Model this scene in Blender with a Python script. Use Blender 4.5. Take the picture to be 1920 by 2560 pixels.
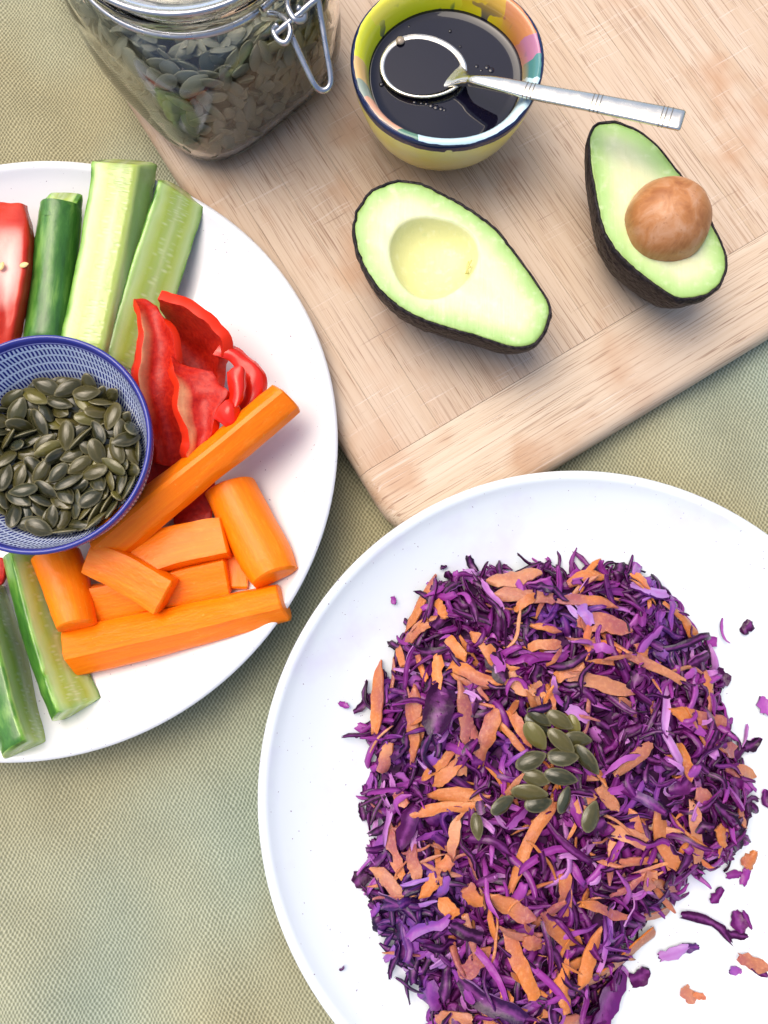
import bpy, bmesh, math, random
from mathutils import Vector, Matrix, Quaternion, noise
import numpy as np

sc = bpy.context.scene
for o in list(bpy.data.objects): bpy.data.objects.remove(o)
R = math.radians
PI = math.pi

# ------------------------------------------------------------------ camera
FPX, PITCH, ROLL, HCAM = 2000.0, R(81.25), R(2.0), 0.3829      # focal length in pixels of the 1920x2560 frame
_c, _s = math.cos(PITCH), math.sin(PITCH)
FWD = Vector((0, _c, -_s)); _r0 = Vector((1, 0, 0)); _u0 = Vector((0, _s, _c))
RIGHT = math.cos(ROLL)*_r0 + math.sin(ROLL)*_u0
UP = -math.sin(ROLL)*_r0 + math.cos(ROLL)*_u0
cam = bpy.data.cameras.new('camera'); camo = bpy.data.objects.new('camera', cam); sc.collection.objects.link(camo)
cam.sensor_fit = 'VERTICAL'; cam.sensor_height = 36; cam.sensor_width = 27; cam.lens = 36*FPX/2560
cam.clip_start = 0.01; cam.clip_end = 100
m = Matrix((RIGHT, UP, -FWD)).transposed().to_4x4(); m.translation = (0, 0, HCAM); camo.matrix_world = m
sc.camera = camo

# ------------------------------------------------------------------ light
SUN_EL, SUN_AZ = 66, -55          # azimuth clockwise from +y: the light comes from the upper left of the picture
w = bpy.data.worlds.new('World'); sc.world = w; w.use_nodes = True
nt = w.node_tree; bg = nt.nodes['Background']
sky = nt.nodes.new('ShaderNodeTexSky'); sky.sky_type = 'NISHITA'; sky.sun_disc = False
sky.sun_elevation = R(SUN_EL); sky.sun_rotation = R(SUN_AZ); sky.dust_density = 4.5; sky.air_density = 0.95; sky.ozone_density = 0.75
nt.links.new(sky.outputs[0], bg.inputs[0]); bg.inputs[1].default_value = 0.15
sl = bpy.data.lights.new('sun', 'SUN'); sl.energy = 1.4; sl.angle = R(54); sl.color = (1, .90, .74)
so = bpy.data.objects.new('sun', sl); sc.collection.objects.link(so)
_d = Vector((math.sin(R(SUN_AZ))*math.cos(R(SUN_EL)), math.cos(R(SUN_AZ))*math.cos(R(SUN_EL)), math.sin(R(SUN_EL))))
so.rotation_euler = _d.to_track_quat('Z', 'Y').to_euler()
sc.view_settings.view_transform = 'Standard'; sc.view_settings.look = 'None'
sc.view_settings.exposure = 0.62; sc.view_settings.gamma = 1
sc.cycles.max_bounces = 14; sc.cycles.transmission_bounces = 12; sc.cycles.transparent_max_bounces = 12
sc.cycles.caustics_reflective = False; sc.cycles.caustics_refractive = True

# ------------------------------------------------------------------ helpers
def W(px, py, z):
    """world point at height z seen at a photo pixel"""
    d = FPX*FWD + (px-960)*RIGHT + (1280-py)*UP
    t = (HCAM-z)/(-d.z)
    return Vector((d.x*t, d.y*t, z))
def PXM(z): return (HCAM-z)*1.06/FPX       # metres per photo pixel at height z
col = sc.collection
def obj(name, me, mats=None, parent=None, smooth=True):
    if isinstance(me, bmesh.types.BMesh):
        b = me; me = bpy.data.meshes.new(name); b.to_mesh(me); b.free()
    if mats is not None and not len(me.materials):
        for x in (mats if isinstance(mats, (list, tuple)) else [mats]): me.materials.append(x)
    if smooth: me.polygons.foreach_set('use_smooth', [True]*len(me.polygons))
    o = bpy.data.objects.new(name, me); col.objects.link(o)
    if parent: o.parent = parent
    return o
def tag(o, label=None, cat=None, group=None, kind=None):
    if label: o['label'] = label
    if cat: o['category'] = cat
    if group: o['group'] = group
    if kind: o['kind'] = kind
    return o
def empty(name, loc, rz=0):
    o = bpy.data.objects.new(name, None); o.location = loc; o.rotation_euler = (0, 0, rz); o.empty_display_size = .01
    col.objects.link(o); return o
def mesh(name, vs, fs, attrs=None, mi=None):
    me = bpy.data.meshes.new(name); me.from_pydata([tuple(v) for v in vs], [], fs); me.update()
    for k, vals in (attrs or {}).items():
        if isinstance(vals[0], (int, float)):
            a = me.attributes.new(k, 'FLOAT', 'POINT'); a.data.foreach_set('value', [float(x) for x in vals])
        else:
            a = me.attributes.new(k, 'FLOAT_VECTOR', 'POINT'); a.data.foreach_set('vector', [float(c) for v in vals for c in v])
    if mi: me.polygons.foreach_set('material_index', mi)
    return me
def lathe(prof, n=96, wob=None):
    bm = bmesh.new(); rings = []
    for k, (r, z) in enumerate(prof):
        if r < 1e-6: rings.append([bm.verts.new((0, 0, z))]); continue
        L = []
        for i in range(n):
            a = 2*PI*i/n; rr, zz = r, z
            if wob: rr, zz = wob(r, z, a)
            L.append(bm.verts.new((rr*math.cos(a), rr*math.sin(a), zz)))
        rings.append(L)
    for a, b in zip(rings, rings[1:]):
        for i in range(n):
            j = (i+1) % n
            if len(a) == 1: bm.faces.new((a[0], b[j], b[i]))
            elif len(b) == 1: bm.faces.new((a[i], a[j], b[0]))
            else: bm.faces.new((a[i], a[j], b[j], b[i]))
    bmesh.ops.recalc_face_normals(bm, faces=bm.faces)
    return bm
def crom(P, t):
    """Catmull-Rom through a list of vectors, t in 0..len-1"""
    i = min(int(t), len(P)-2); f = t-i
    p0 = P[max(i-1, 0)]; p1 = P[i]; p2 = P[i+1]; p3 = P[min(i+2, len(P)-1)]
    if i == 0: p0 = p1*2-p2
    if i+2 > len(P)-1: p3 = p2*2-p1
    return 0.5*((2*p1)+(p2-p0)*f+(2*p0-5*p1+4*p2-p3)*f*f+(3*p1-p0-3*p2+p3)*f**3)
def smoothprof(prof, k=4):
    P = [Vector(p) for p in prof]; out = []
    for i in range((len(P)-1)*k+1): out.append(tuple(crom(P, i/k)))
    return [(max(0, a), b) for a, b in out]
def tube(pts, r, n=8, sub=4):
    P = [Vector(p) for p in pts]; Q = [crom(P, i/sub) for i in range((len(P)-1)*sub+1)]
    bm = bmesh.new(); rings = []; nrm = None
    for i, p in enumerate(Q):
        t = (Q[min(i+1, len(Q)-1)]-Q[max(i-1, 0)]).normalized()
        if nrm is None: nrm = t.orthogonal().normalized()
        nrm = (nrm - t*nrm.dot(t)).normalized(); b = t.cross(nrm)
        rings.append([bm.verts.new(p+(nrm*math.cos(2*PI*j/n)+b*math.sin(2*PI*j/n))*r) for j in range(n)])
    for a, b in zip(rings, rings[1:]):
        for j in range(n): bm.faces.new((a[j], a[(j+1) % n], b[(j+1) % n], b[j]))
    bm.faces.new(rings[0][::-1]); bm.faces.new(rings[-1])
    bmesh.ops.recalc_face_normals(bm, faces=bm.faces)
    return bm
def fract_noise(p, s): return noise.noise(Vector(p)*s)

# ------------------------------------------------------------------ material helpers
class NB:
    def __init__(s, name, rough=.5, spec=.5):
        s.m = bpy.data.materials.new(name); s.m.use_nodes = True; s.t = s.m.node_tree
        s.b = s.t.nodes['Principled BSDF']; s.b.inputs['Roughness'].default_value = rough
        s.b.inputs['Specular IOR Level'].default_value = spec
    def n(s, typ, ins=None, **pr):
        nd = s.t.nodes.new('ShaderNode'+typ)
        for k, v in pr.items(): setattr(nd, k, v)
        for k, v in (ins or {}).items(): s.set(nd.inputs[k], v)
        return nd
    def set(s, sock, v):
        if isinstance(v, bpy.types.NodeSocket): s.t.links.new(v, sock)
        elif isinstance(v, (tuple, list)) and sock.type == 'RGBA' and len(v) == 3: sock.default_value = (*v, 1)
        else: sock.default_value = v
    def math(s, op, a, b=0.0, c=None, clamp=False):
        nd = s.n('Math', operation=op, use_clamp=clamp); s.set(nd.inputs[0], a); s.set(nd.inputs[1], b)
        if c is not None: s.set(nd.inputs[2], c)
        return nd.outputs[0]
    def rng(s, v, a, b, c=0.0, d=1.0):
        nd = s.n('MapRange', {'Value': v, 'From Min': a, 'From Max': b, 'To Min': c, 'To Max': d}); return nd.outputs[0]
    def mix(s, f, a, b, mode='MIX'):
        nd = s.n('Mix', data_type='RGBA', blend_type=mode); s.set(nd.inputs[0], f); s.set(nd.inputs[6], a); s.set(nd.inputs[7], b)
        return nd.outputs[2]
    def ramp(s, v, stops):
        nd = s.n('ValToRGB', {'Fac': v}); el = nd.color_ramp.elements
        while len(el) < len(stops): el.new(.5)
        for e, (p, c) in zip(el, stops): e.position = p; e.color = (*c, 1)
        return nd.outputs[0]
    def noise(s, vec, scale, detail=3, rough=.5, dist=0.0):
        nd = s.n('TexNoise', {'Scale': scale, 'Detail': detail, 'Roughness': rough, 'Distortion': dist})
        if vec is not None: s.set(nd.inputs['Vector'], vec)
        return nd.outputs[0]
    def map(s, vec, loc=(0, 0, 0), rot=(0, 0, 0), scale=(1, 1, 1)):
        nd = s.n('Mapping', {'Vector': vec, 'Location': loc, 'Rotation': rot, 'Scale': scale}); return nd.outputs[0]
    def co(s, k='Object'): return s.n('TexCoord').outputs[k]
    def wpos(s): return s.n('NewGeometry').outputs['Position']
    def attr(s, nm, o='Fac'): return s.n('Attribute', attribute_name=nm).outputs[o]
    def sep(s, v): nd = s.n('SeparateXYZ', {0: v}); return nd.outputs
    def bump(s, h, dist, strength=1.0):
        nd = s.n('Bump', {'Height': h, 'Distance': dist, 'Strength': strength}); s.set(s.b.inputs['Normal'], nd.outputs[0])
    def base(s, c): s.set(s.b.inputs['Base Color'], c); return s
    def rough(s, v): s.set(s.b.inputs['Roughness'], v); return s
    def sss(s, wgt, rad, scale):
        s.b.inputs['Subsurface Weight'].default_value = wgt; s.b.inputs['Subsurface Radius'].default_value = rad
        s.b.inputs['Subsurface Scale'].default_value = scale; return s
MAT = {}
# woven cloth: rows of small raised threads
k = NB('woven_cloth', .85, .2); p = k.wpos()
nz = k.n('TexNoise', {'Vector': p, 'Scale': 90., 'Detail': 2.}).outputs[1]
pp = k.n('VectorMath', {0: p, 1: k.n('VectorMath', {0: nz, 3: .0034}, operation='SCALE').outputs[0]}, operation='ADD').outputs[0]
q = k.sep(k.map(pp, rot=(0, 0, R(-9))))
sx = k.math('SINE', k.math('MULTIPLY', q[0], 2*PI/.00185)); sy = k.math('SINE', k.math('MULTIPLY', q[1], 2*PI/.0029))
h = k.math('ADD', k.math('MULTIPLY', k.math('MULTIPLY', sx, sy), .5), .5)
h2 = k.math('MULTIPLY', h, k.rng(k.noise(p, 900, 2), .3, .7, .75, 1.1))
hue = k.rng(k.noise(p, 5.5, 2), .38, .62); fade = k.rng(k.noise(p, 16, 3), .3, .7, .86, 1.1)
hi = k.mix(hue, (.42, .385, .235), (.37, .42, .33)); lo = k.mix(hue, (.20, .18, .10), (.17, .205, .15))
cc = k.mix(k.rng(h2, .22, .72), lo, hi)
k.base(k.mix(1.0, cc, k.n('CombineColor', {0: fade, 1: fade, 2: fade}).outputs[0], 'MULTIPLY')); k.bump(h2, .0006, .7)
MAT['cloth'] = k.m
# board wood, grain along local y (planks) or x (end strip)
def wood(name, along, light):
    k = NB(name, .55, .3); p = k.co(); rnd = k.n('ObjectInfo').outputs['Random']
    off = k.n('CombineXYZ', {0: k.math('MULTIPLY', rnd, 7.3), 1: k.math('MULTIPLY', rnd, 3.1), 2: 0.0}).outputs[0]
    p2 = k.n('VectorMath', {0: p, 1: off}, operation='ADD').outputs[0]
    st = (1, .018, .3) if along == 'y' else (.018, 1, .3)
    g1 = k.noise(k.map(p2, scale=st), 760, 4, .65); g2 = k.noise(k.map(p2, scale=st), 110, 3, .6, .3)
    st2 = (1, .012, .3) if along == 'y' else (.012, 1, .3)
    fib = k.noise(k.map(p2, scale=st2), 1500, 2, .5)
    c = k.mix(k.rng(g2, .3, .7), light[0], light[1]); c = k.mix(k.rng(g1, .50, .68, 0, .55), c, light[2])
    c = k.mix(k.rng(fib, .56, .66, 0, .6), c, (.20, .105, .06))
    c = k.mix(k.rng(k.noise(p, 24, 3), .54, .70, 0, .65), c, (.42, .225, .115))      # oil stains
    c = k.mix(k.rng(k.noise(p, 11, 2), .45, .7, 0, .4), c, (.56, .45, .36))       # washed out patches
    c = k.mix(k.math('MULTIPLY', k.math('SUBTRACT', rnd, .5, clamp=False), .45), c, (.33, .2, .12))
    dash = k.noise(k.map(p2, loc=(4, 2, 0), scale=(1, .045, .3) if along == 'y' else (.045, 1, .3)), 1100, 1, .5)
    c = k.mix(k.math('MULTIPLY', k.rng(dash, .66, .72), .6), c, (.20, .10, .055))
    sc_h = None
    for i, (ang, sx_, thr, amt, cl) in enumerate([(31, 620, .735, .34, (.74, .63, .55)), (-37, 760, .74, .3, (.74, .64, .56)), (68, 540, .75, .28, (.72, .61, .53)), (12, 480, .765, .5, (.2, .12, .08)), (-60, 680, .745, .3, (.72, .62, .54)), (-14, 700, .75, .3, (.72, .62, .54)), (48, 560, .755, .45, (.24, .15, .1))]):
        wob = k.n('VectorMath', {0: p, 1: k.n('VectorMath', {0: k.n('TexNoise', {'Vector': p, 'Scale': 14.+i*3}).outputs[1], 3: .0035}, operation='SCALE').outputs[0]}, operation='ADD').outputs[0]
        v = k.noise(k.map(wob, loc=(i*3.7, i*1.3, 0), rot=(0, 0, R(ang)), scale=(.016, 1, 1)), sx_*1.25, 0, .5)
        mk = k.math('MULTIPLY', k.rng(v, thr, thr+.03), k.rng(k.noise(k.map(p, loc=(i*1.7, i*.9, i*2.3)), 26+i*4, 2), .52, .66))
        c = k.mix(k.math('MULTIPLY', mk, amt), c, cl); sc_h = mk if sc_h is None else k.math('MAXIMUM', sc_h, mk)
    k.base(c); k.bump(k.math('SUBTRACT', k.math('MULTIPLY', fib, -.6), k.math('MULTIPLY', sc_h, .8)), .0003, .5)
    return k.m
MAT['plank'] = wood('board_wood', 'y', [(.49, .365, .255), (.56, .445, .34), (.36, .235, .15)])
MAT['endwood'] = wood('board_end_wood', 'x', [(.58, .455, .33), (.64, .525, .40), (.46, .32, .21)])
# glazed white plates
def plate_mat(name, base, smear):
    k = NB(name, .12, .5); p = k.co()
    sp = k.rng(k.noise(p, 700, 1), .76, .79); c = k.mix(sp, base, (.28, .22, .3))
    if smear: c = k.mix(k.math('MULTIPLY', k.rng(k.noise(p, 26, 4, .6), .53, .74), .42), c, (.56, .50, .74))
    k.base(c); k.rough(k.rng(k.noise(p, 60, 2), .3, .7, .08, .2)); k.b.inputs['Coat Weight'].default_value = .3; return k.m
MAT['plate'] = plate_mat('white_glaze', (.74, .745, .76), False); MAT['plate2'] = plate_mat('white_glaze_used', (.68, .735, .77), True)
# blue bowl: dashes in rows on white, blue rim
k = NB('blue_pattern_glaze', .12, .5); p = k.co(); q = k.sep(p)
ang = k.math('MULTIPLY', k.math('ARCTAN2', q[1], q[0]), 150/(2*PI)); nzz = k.math('MULTIPLY', k.noise(p, 180, 2), .55)
fa = k.math('FRACT', k.math('ADD', ang, nzz)); fz = k.math('FRACT', k.math('ADD', k.math('MULTIPLY', q[2], 1/.0048), k.math('MULTIPLY', k.noise(p, 60, 2), .6)))
blk = k.math('MULTIPLY', k.math('GREATER_THAN', fa, .48), k.math('GREATER_THAN', fz, .22))
c = k.mix(blk, (.66, .74, .88), (.016, .026, .24))
rimm = k.math('GREATER_THAN', q[2], .0452); c = k.mix(rimm, c, (.028, .034, .24))
ln = k.math('MULTIPLY', k.math('GREATER_THAN', q[2], .0457), k.math('LESS_THAN', q[2], .0463)); c = k.mix(ln, c, (.35, .36, .68))
k.base(c); MAT['bluebowl'] = k.m
# painted dressing bowl
k = NB('painted_majolica', .1, .5); p = k.co(); q = k.sep(p)
nn = k.noise(p, 45, 3); a = k.math('ADD', k.math('DIVIDE', k.math('ARCTAN2', q[1], q[0]), 2*PI), k.math('ADD', .5, k.math('MULTIPLY', k.math('SUBTRACT', nn, .5), .09)))
# angle 0..1 starts at -x and runs through -y (front), +x, +y (back)
rimc = k.ramp(a, [(0, (.78, .50, .20)), (.05, (.30, .36, .30)), (.085, (.70, .36, .24)), (.15, (.66, .36, .25)), (.17, (.10, .22, .16)), (.19, (.50, .70, .78)), (.30, (.60, .80, .86)), (.43, (.52, .72, .80)), (.475, (.07, .22, .22)), (.505, (.42, .17, .28)), (.56, (.55, .22, .09)), (.63, (.60, .36, .05)), (.72, (.80, .72, .08)), (.9, (.74, .76, .05)), (1, (.78, .64, .25))])
inc = k.ramp(a, [(0, (.80, .80, .03)), (.3, (.7, .72, .1)), (.48, (.55, .36, .12)), (.56, (.52, .17, .02)), (.62, (.62, .36, .02)), (.68, (.88, .72, .01)), (.8, (.84, .86, .012)), (1, (.78, .82, .02))])
for nd_ in k.t.nodes:
    if nd_.type == 'VALTORGB' and len(nd_.color_ramp.elements) == 15: nd_.color_ramp.interpolation = 'CONSTANT'
rr = k.math('SQRT', k.math('ADD', k.math('MULTIPLY', q[0], q[0]), k.math('MULTIPLY', q[1], q[1])))
n2 = k.noise(k.map(p, scale=(1, 1, .35)), 120, 2)
inc = k.mix(k.rng(n2, .60, .63, 0, .85), inc, (.03, .17, .05)); inc = k.mix(k.rng(k.noise(p, 85, 2), .64, .66, 0, .85), inc, (.01, .02, .10))
oy = k.mix(k.rng(k.noise(p, 35, 3), .4, .65), (.96, .83, .16), (.92, .84, .34))
isrim = k.rng(rr, .0345, .037); c = k.mix(isrim, inc, rimc)
side = k.attr('outside'); zz = k.math('ADD', q[2], k.math('MULTIPLY', k.math('SUBTRACT', k.noise(p, 90, 3), .5), .003))
band = k.math('MULTIPLY', k.math('GREATER_THAN', zz, .0405), k.math('GREATER_THAN', k.math('ADD', rr, k.math('MULTIPLY', k.math('SUBTRACT', k.noise(p, 110, 2), .5), .002)), .0415))
out = k.mix(band, oy, (.012, .02, .075)); c = k.mix(k.math('MAXIMUM', side, band), c, out)
k.base(c); k.bump(k.noise(p, 60, 2), .0008, .4); MAT['majolica'] = k.m
# dark dressing; navy of the reflected sky tinted into its base colour
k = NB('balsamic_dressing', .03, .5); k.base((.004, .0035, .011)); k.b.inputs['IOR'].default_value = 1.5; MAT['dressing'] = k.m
k = NB('bubble', .05, .5); k.base((.3, .24, .18)); MAT['bubble'] = k.m
# metal
def metal(name, c, r, sc_=200):
    k = NB(name, r); k.b.inputs['Metallic'].default_value = 1; k.base(c); p = k.co()
    k.rough(k.rng(k.noise(p, sc_, 3), .3, .7, r*.6, r*1.5)); k.bump(k.noise(p, 260, 2), .00015, .25); return k.m
MAT['spoon'] = metal('brushed_silver', (.72, .685, .60), .22); MAT['wire'] = metal('zinc_wire', (.42, .43, .46), .3)
k = NB('engraving', .5); k.base((.25, .23, .2)); k.b.inputs['Metallic'].default_value = .8; MAT['groove'] = k.m
# jar glass
k = NB('clear_glass', .0); k.base((.985, .995, .99)); k.b.inputs['Transmission Weight'].default_value = 1; k.b.inputs['IOR'].default_value = 1.46; MAT['glass'] = k.m
# avocado
k = NB('avocado_flesh', .35, .4); e = k.attr('edge'); p = k.co()
e2 = k.math('ADD', e, k.math('MULTIPLY', k.math('SUBTRACT', k.noise(p, 60, 3), .5), .10))
c = k.ramp(e2, [(0, (.14, .16, .03)), (.03, (.22, .34, .08)), (.09, (.32, .50, .16)), (.2, (.45, .60, .25)), (.36, (.62, .68, .39)), (.55, (.70, .70, .42)), (.8, (.67, .67, .34)), (1, (.66, .65, .28))])
c = k.mix(k.rng(k.noise(p, 240, 3), .55, .8, 0, .35), c, (.82, .83, .62)); kn = k.noise(k.map(p, rot=(0, 0, .7), scale=(1, .06, 1)), 420, 3, .6); c = k.mix(k.rng(kn, .58, .74, 0, .35), c, (.50, .58, .26)); k.base(c); k.bump(k.math('ADD', k.noise(p, 300, 3), kn), .0004, .4); k.sss(.2, (1, .9, .4), .003); MAT['avoflesh'] = k.m
k = NB('avocado_skin', .5, .25); p = k.co(); v = k.n('TexVoronoi', {'Vector': p, 'Scale': 330.}).outputs['Distance']
c = k.mix(k.rng(v, .1, .6), (.028, .019, .022), (.009, .006, .008)); c = k.mix(k.rng(k.noise(p, 110, 3), .55, .75, 0, .6), c, (.036, .030, .018)); k.base(c)
k.bump(k.math('ADD', k.math('MULTIPLY', v, -.8), k.noise(p, 500, 3)), .0012, .9); MAT['avoskin'] = k.m
k = NB('avocado_pit', .38, .4); p = k.co(); n1 = k.noise(k.map(p, rot=(0, .5, .6), scale=(1, 1, .35)), 130, 4, .6, .6)
c = k.ramp(n1, [(.3, (.28, .095, .028)), (.5, (.42, .175, .06)), (.70, (.50, .27, .15))])
c = k.mix(k.rng(k.noise(p, 700, 2), .62, .7, 0, .5), c, (.3, .13, .06)); k.base(c); k.bump(n1, .0006, .5); MAT['pit'] = k.m
# vegetables: attribute 'uvw' = across (-1..1), up (-1..1), metres along
def carrot_mat():
    k = NB('carrot', .34, .25); u = k.attr('uvw', 'Vector'); p = k.wpos(); rnd = k.n('ObjectInfo').outputs['Random']
    st = k.noise(k.map(u, scale=(6, 6, 60)), 1.0, 3, .6); lg = k.noise(k.map(u, scale=(14, 14, 30)), 1, 2)
    c = k.mix(k.rng(st, .3, .7), (.84, .155, .001), (.91, .205, .0015)); c = k.mix(k.rng(lg, .5, .75, 0, .45), c, (.93, .28, .006))
    c = k.mix(k.math('MULTIPLY', rnd, .35), c, (.88, .22, .004))
    c = k.mix(k.rng(k.noise(p, 420, 2), .70, .76, 0, .45), c, (.80, .34, .06)); c = k.mix(k.math('MULTIPLY', k.rng(k.noise(k.map(u, scale=(3, 3, 120)), 1, 4, .7), .56, .74), .35), c, (.90, .34, .04)); k.base(c)
    k.bump(k.math('ADD', k.noise(k.map(u, scale=(9, 9, 380)), 1, 2), k.math('MULTIPLY', k.noise(p, 300, 3), 1.2)), .0004, .3)
    k.sss(.15, (1, .35, .05), .003); return k.m
MAT['carrot'] = carrot_mat()
k = NB('cucumber_flesh', .16, .5); u = k.attr('uvw', 'Vector'); q = k.sep(u); au = k.math('ABSOLUTE', q[0]); p = k.wpos()
wv = k.math('MULTIPLY', k.math('SUBTRACT', k.noise(k.map(u, scale=(2, 2, 90)), 1, 3), .5), .22); a2 = k.math('ADD', au, wv)
c = k.ramp(a2, [(0, (.44, .53, .22)), (.16, (.36, .47, .13)), (.38, (.36, .46, .08)), (.52, (.42, .52, .14)), (.74, (.46, .58, .25)), (.90, (.34, .50, .15)), (.97, (.16, .33, .04)), (1, (.07, .19, .02))])
vor = k.n('TexVoronoi', {'Vector': k.map(u, rot=(0, 0, 0), scale=(2.3, 1.0, 520)), 'Scale': 1.0}); sd = vor.outputs['Distance']
core = k.rng(a2, .34, .5, 1, 0); sm = k.math('MULTIPLY', core, k.rng(sd, .12, .44, 1, 0)); c = k.mix(k.math('MULTIPLY', sm, .6), c, (.58, .65, .36)); k.base(c)
k.bump(k.math('ADD', k.math('MULTIPLY', sm, -.6), k.noise(p, 260, 3)), .0005, .45); k.sss(.55, (.7, 1, .4), .005); MAT['cucflesh'] = k.m
k = NB('cucumber_skin', .3, .5); u = k.attr('uvw', 'Vector'); p = k.wpos()
n1 = k.noise(k.map(u, scale=(1.6, 1.6, 45)), 1, 5, .65); c = k.ramp(n1, [(.3, (.018, .075, .012)), (.5, (.05, .17, .022)), (.7, (.17, .34, .06))]); k.base(c); k.bump(k.noise(p, 220, 3), .0006, .4); MAT['cucskin'] = k.m
def pepper_mats():
    k = NB('pepper_skin', .2, .4); c = k.mix(k.rng(k.noise(k.wpos(), 60, 2), .3, .7), (.55, .010, .005), (.66, .02, .006)); k.base(c); a = k.m
    k = NB('pepper_inside', .42, .3); u = k.sep(k.attr('uvw', 'Vector')); p = k.wpos(); n1 = k.noise(p, 500, 3, .6)
    c = k.mix(k.rng(n1, .35, .7), (.38, .006, .003), (.54, .022, .007)); pm = k.math('MULTIPLY', u[2], k.rng(k.noise(p, 140, 3), .3, .55, .7, 1)); c = k.mix(k.math('MINIMUM', pm, .92), c, (.84, .40, .19)); k.base(c)
    k.bump(n1, .0005, .45); b = k.m
    k = NB('pepper_cut', .4, .2); k.base((.64, .024, .005))
    return [b, a, k.m]
MAT['pepper'] = pepper_mats()
k = NB('tomato_skin', .12, .5); k.base((.55, .03, .02)); MAT['tomskin'] = k.m
k = NB('tomato_flesh', .25, .3); u = k.sep(k.attr('uvw', 'Vector')); p = k.wpos()
c = k.mix(k.rng(k.noise(p, 70, 3), .3, .7), (.46, .018, .008), (.55, .045, .02)); c = k.mix(k.math('MULTIPLY', u[2], .95), c, (.80, .50, .43)); k.base(c); k.bump(k.noise(p, 150, 3), .001, .5); k.sss(.15, (1, .2, .1), .004); MAT['tomflesh'] = k.m
# seeds
def seed_mat(name, rough_, dust_lift):
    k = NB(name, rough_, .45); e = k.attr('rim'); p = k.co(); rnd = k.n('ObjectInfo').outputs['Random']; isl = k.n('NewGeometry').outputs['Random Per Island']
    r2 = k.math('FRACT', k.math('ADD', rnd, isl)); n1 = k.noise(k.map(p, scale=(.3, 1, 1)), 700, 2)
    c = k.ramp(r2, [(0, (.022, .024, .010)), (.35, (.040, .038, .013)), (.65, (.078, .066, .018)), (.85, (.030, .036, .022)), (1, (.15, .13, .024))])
    c = k.mix(k.rng(n1, .5, .75, 0, .35), c, (.14, .11, .05)); c = k.mix(k.math('MULTIPLY', e, .55), c, (.26, .23, .12)); c = k.mix(dust_lift, c, (.40, .40, .29)); k.base(c); k.bump(n1, .0004, .4); return k.m
MAT['seed'] = seed_mat('pumpkin_seed', .15, 0.0); MAT['dry_bright_seed'] = seed_mat('dusty_brightened_seed', .42, .45)  # jar seeds: dusty, and colour brightened to offset dim light inside the jar
# slaw
k = NB('red_cabbage', .26, .24); p = k.wpos(); isl = k.n('NewGeometry').outputs['Random Per Island']; rnd = k.n('ObjectInfo').outputs['Random']
r2 = k.math('FRACT', k.math('ADD', rnd, isl)); ed = k.attr('edge'); big = k.noise(p, 26, 2)
c1 = k.ramp(r2, [(0, (.012, .001, .011)), (.35, (.040, .002, .037)), (.62, (.10, .006, .094)), (.84, (.25, .03, .24)), (.95, (.32, .08, .33)), (1, (.46, .22, .48))])
c2 = k.ramp(r2, [(0, (.008, .002, .022)), (.35, (.020, .005, .055)), (.62, (.05, .014, .13)), (.84, (.12, .045, .28)), (.95, (.22, .10, .38)), (1, (.38, .25, .52))])
c = k.mix(k.rng(big, .52, .70, 0, .85), c1, c2); lt = k.noise(p, 330, 3)
c = k.mix(k.math('MULTIPLY', k.rng(k.math('ADD', k.math('SUBTRACT', 1.0, ed), k.math('MULTIPLY', lt, 1.1)), 1.0, 1.65), .45), c, (.32, .07, .33)); k.base(c); k.bump(k.noise(p, 420, 3, .6), .0006, .45); MAT['cabbage'] = k.m
k = NB('grated_carrot', .3, .3); p = k.wpos(); rnd = k.n('ObjectInfo').outputs['Random']; isl = k.n('NewGeometry').outputs['Random Per Island']
r2 = k.math('FRACT', k.math('ADD', rnd, isl)); c = k.ramp(r2, [(0, (.44, .145, .042)), (.35, (.54, .175, .042)), (.65, (.40, .155, .08)), (.85, (.52, .23, .12)), (1, (.72, .18, .006))])
c = k.mix(k.rng(k.noise(p, 42, 3), .44, .64, 0, .85), c, (.27, .07, .10)); c = k.mix(k.rng(k.noise(p, 600, 3), .5, .8, 0, .4), c, (.68, .34, .18)); k.base(c)
k.bump(k.noise(p, 620, 4, .65), .0007, .55); k.sss(.35, (1, .5, .2), .002); MAT['gcarrot'] = k.m
k = NB('slaw_core', .7, .2); k.base(k.mix(k.rng(k.noise(k.wpos(), 150, 3), .4, .6), (.03, .006, .035), (.08, .014, .09))); MAT['core'] = k.m
k = NB('avocado_string', .4); k.base((.60, .54, .16)); MAT['avostring'] = k.m
# ------------------------------------------------------------------ setting: the cloth
def cloth_z(x, y):
    v = Vector((x, y, 0))
    return .0022*noise.noise(v*9+Vector((3, 1, 0))) + .0016*noise.noise(Vector((x*.8+y*.6, (y-x)*.25, 5))*26) - .0042 + fold(x, y)
def fold(x, y):
    d = min(math.hypot(x+.1628, y-.0805)-.130, math.hypot(x-.0908, y+.0632)-.130)
    q_ = Vector((x, y)) - Vector((-.024, .052)); b = max(-(q_.x*.835+q_.y*.55), -(-q_.x*.55+q_.y*.835)); d = min(d, b)
    m_ = min(1, max(0, d/.035)); m_ = m_*m_*(3-2*m_)
    v = Vector((x*.9+y*.45, (y*.9-x*.45)*.35, 2.7))
    return m_*(.0045*(1-abs(noise.noise(v*17))*2.2)+.0025*noise.noise(v*34))
n = 240; S = 1.6; vs = []; fs = []
for j in range(n+1):
    for i in range(n+1):
        x = (i/n-.5)*S; y = (j/n-.5)*S; vs.append((x, y, cloth_z(x, y)))
for j in range(n):
    for i in range(n): a = j*(n+1)+i; fs.append((a, a+1, a+n+2, a+n+1))
o = obj('tablecloth', mesh('tablecloth', vs, fs), MAT['cloth']); tag(o, 'sage green coarsely woven cloth under the plates and board', None, kind='structure')

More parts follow.
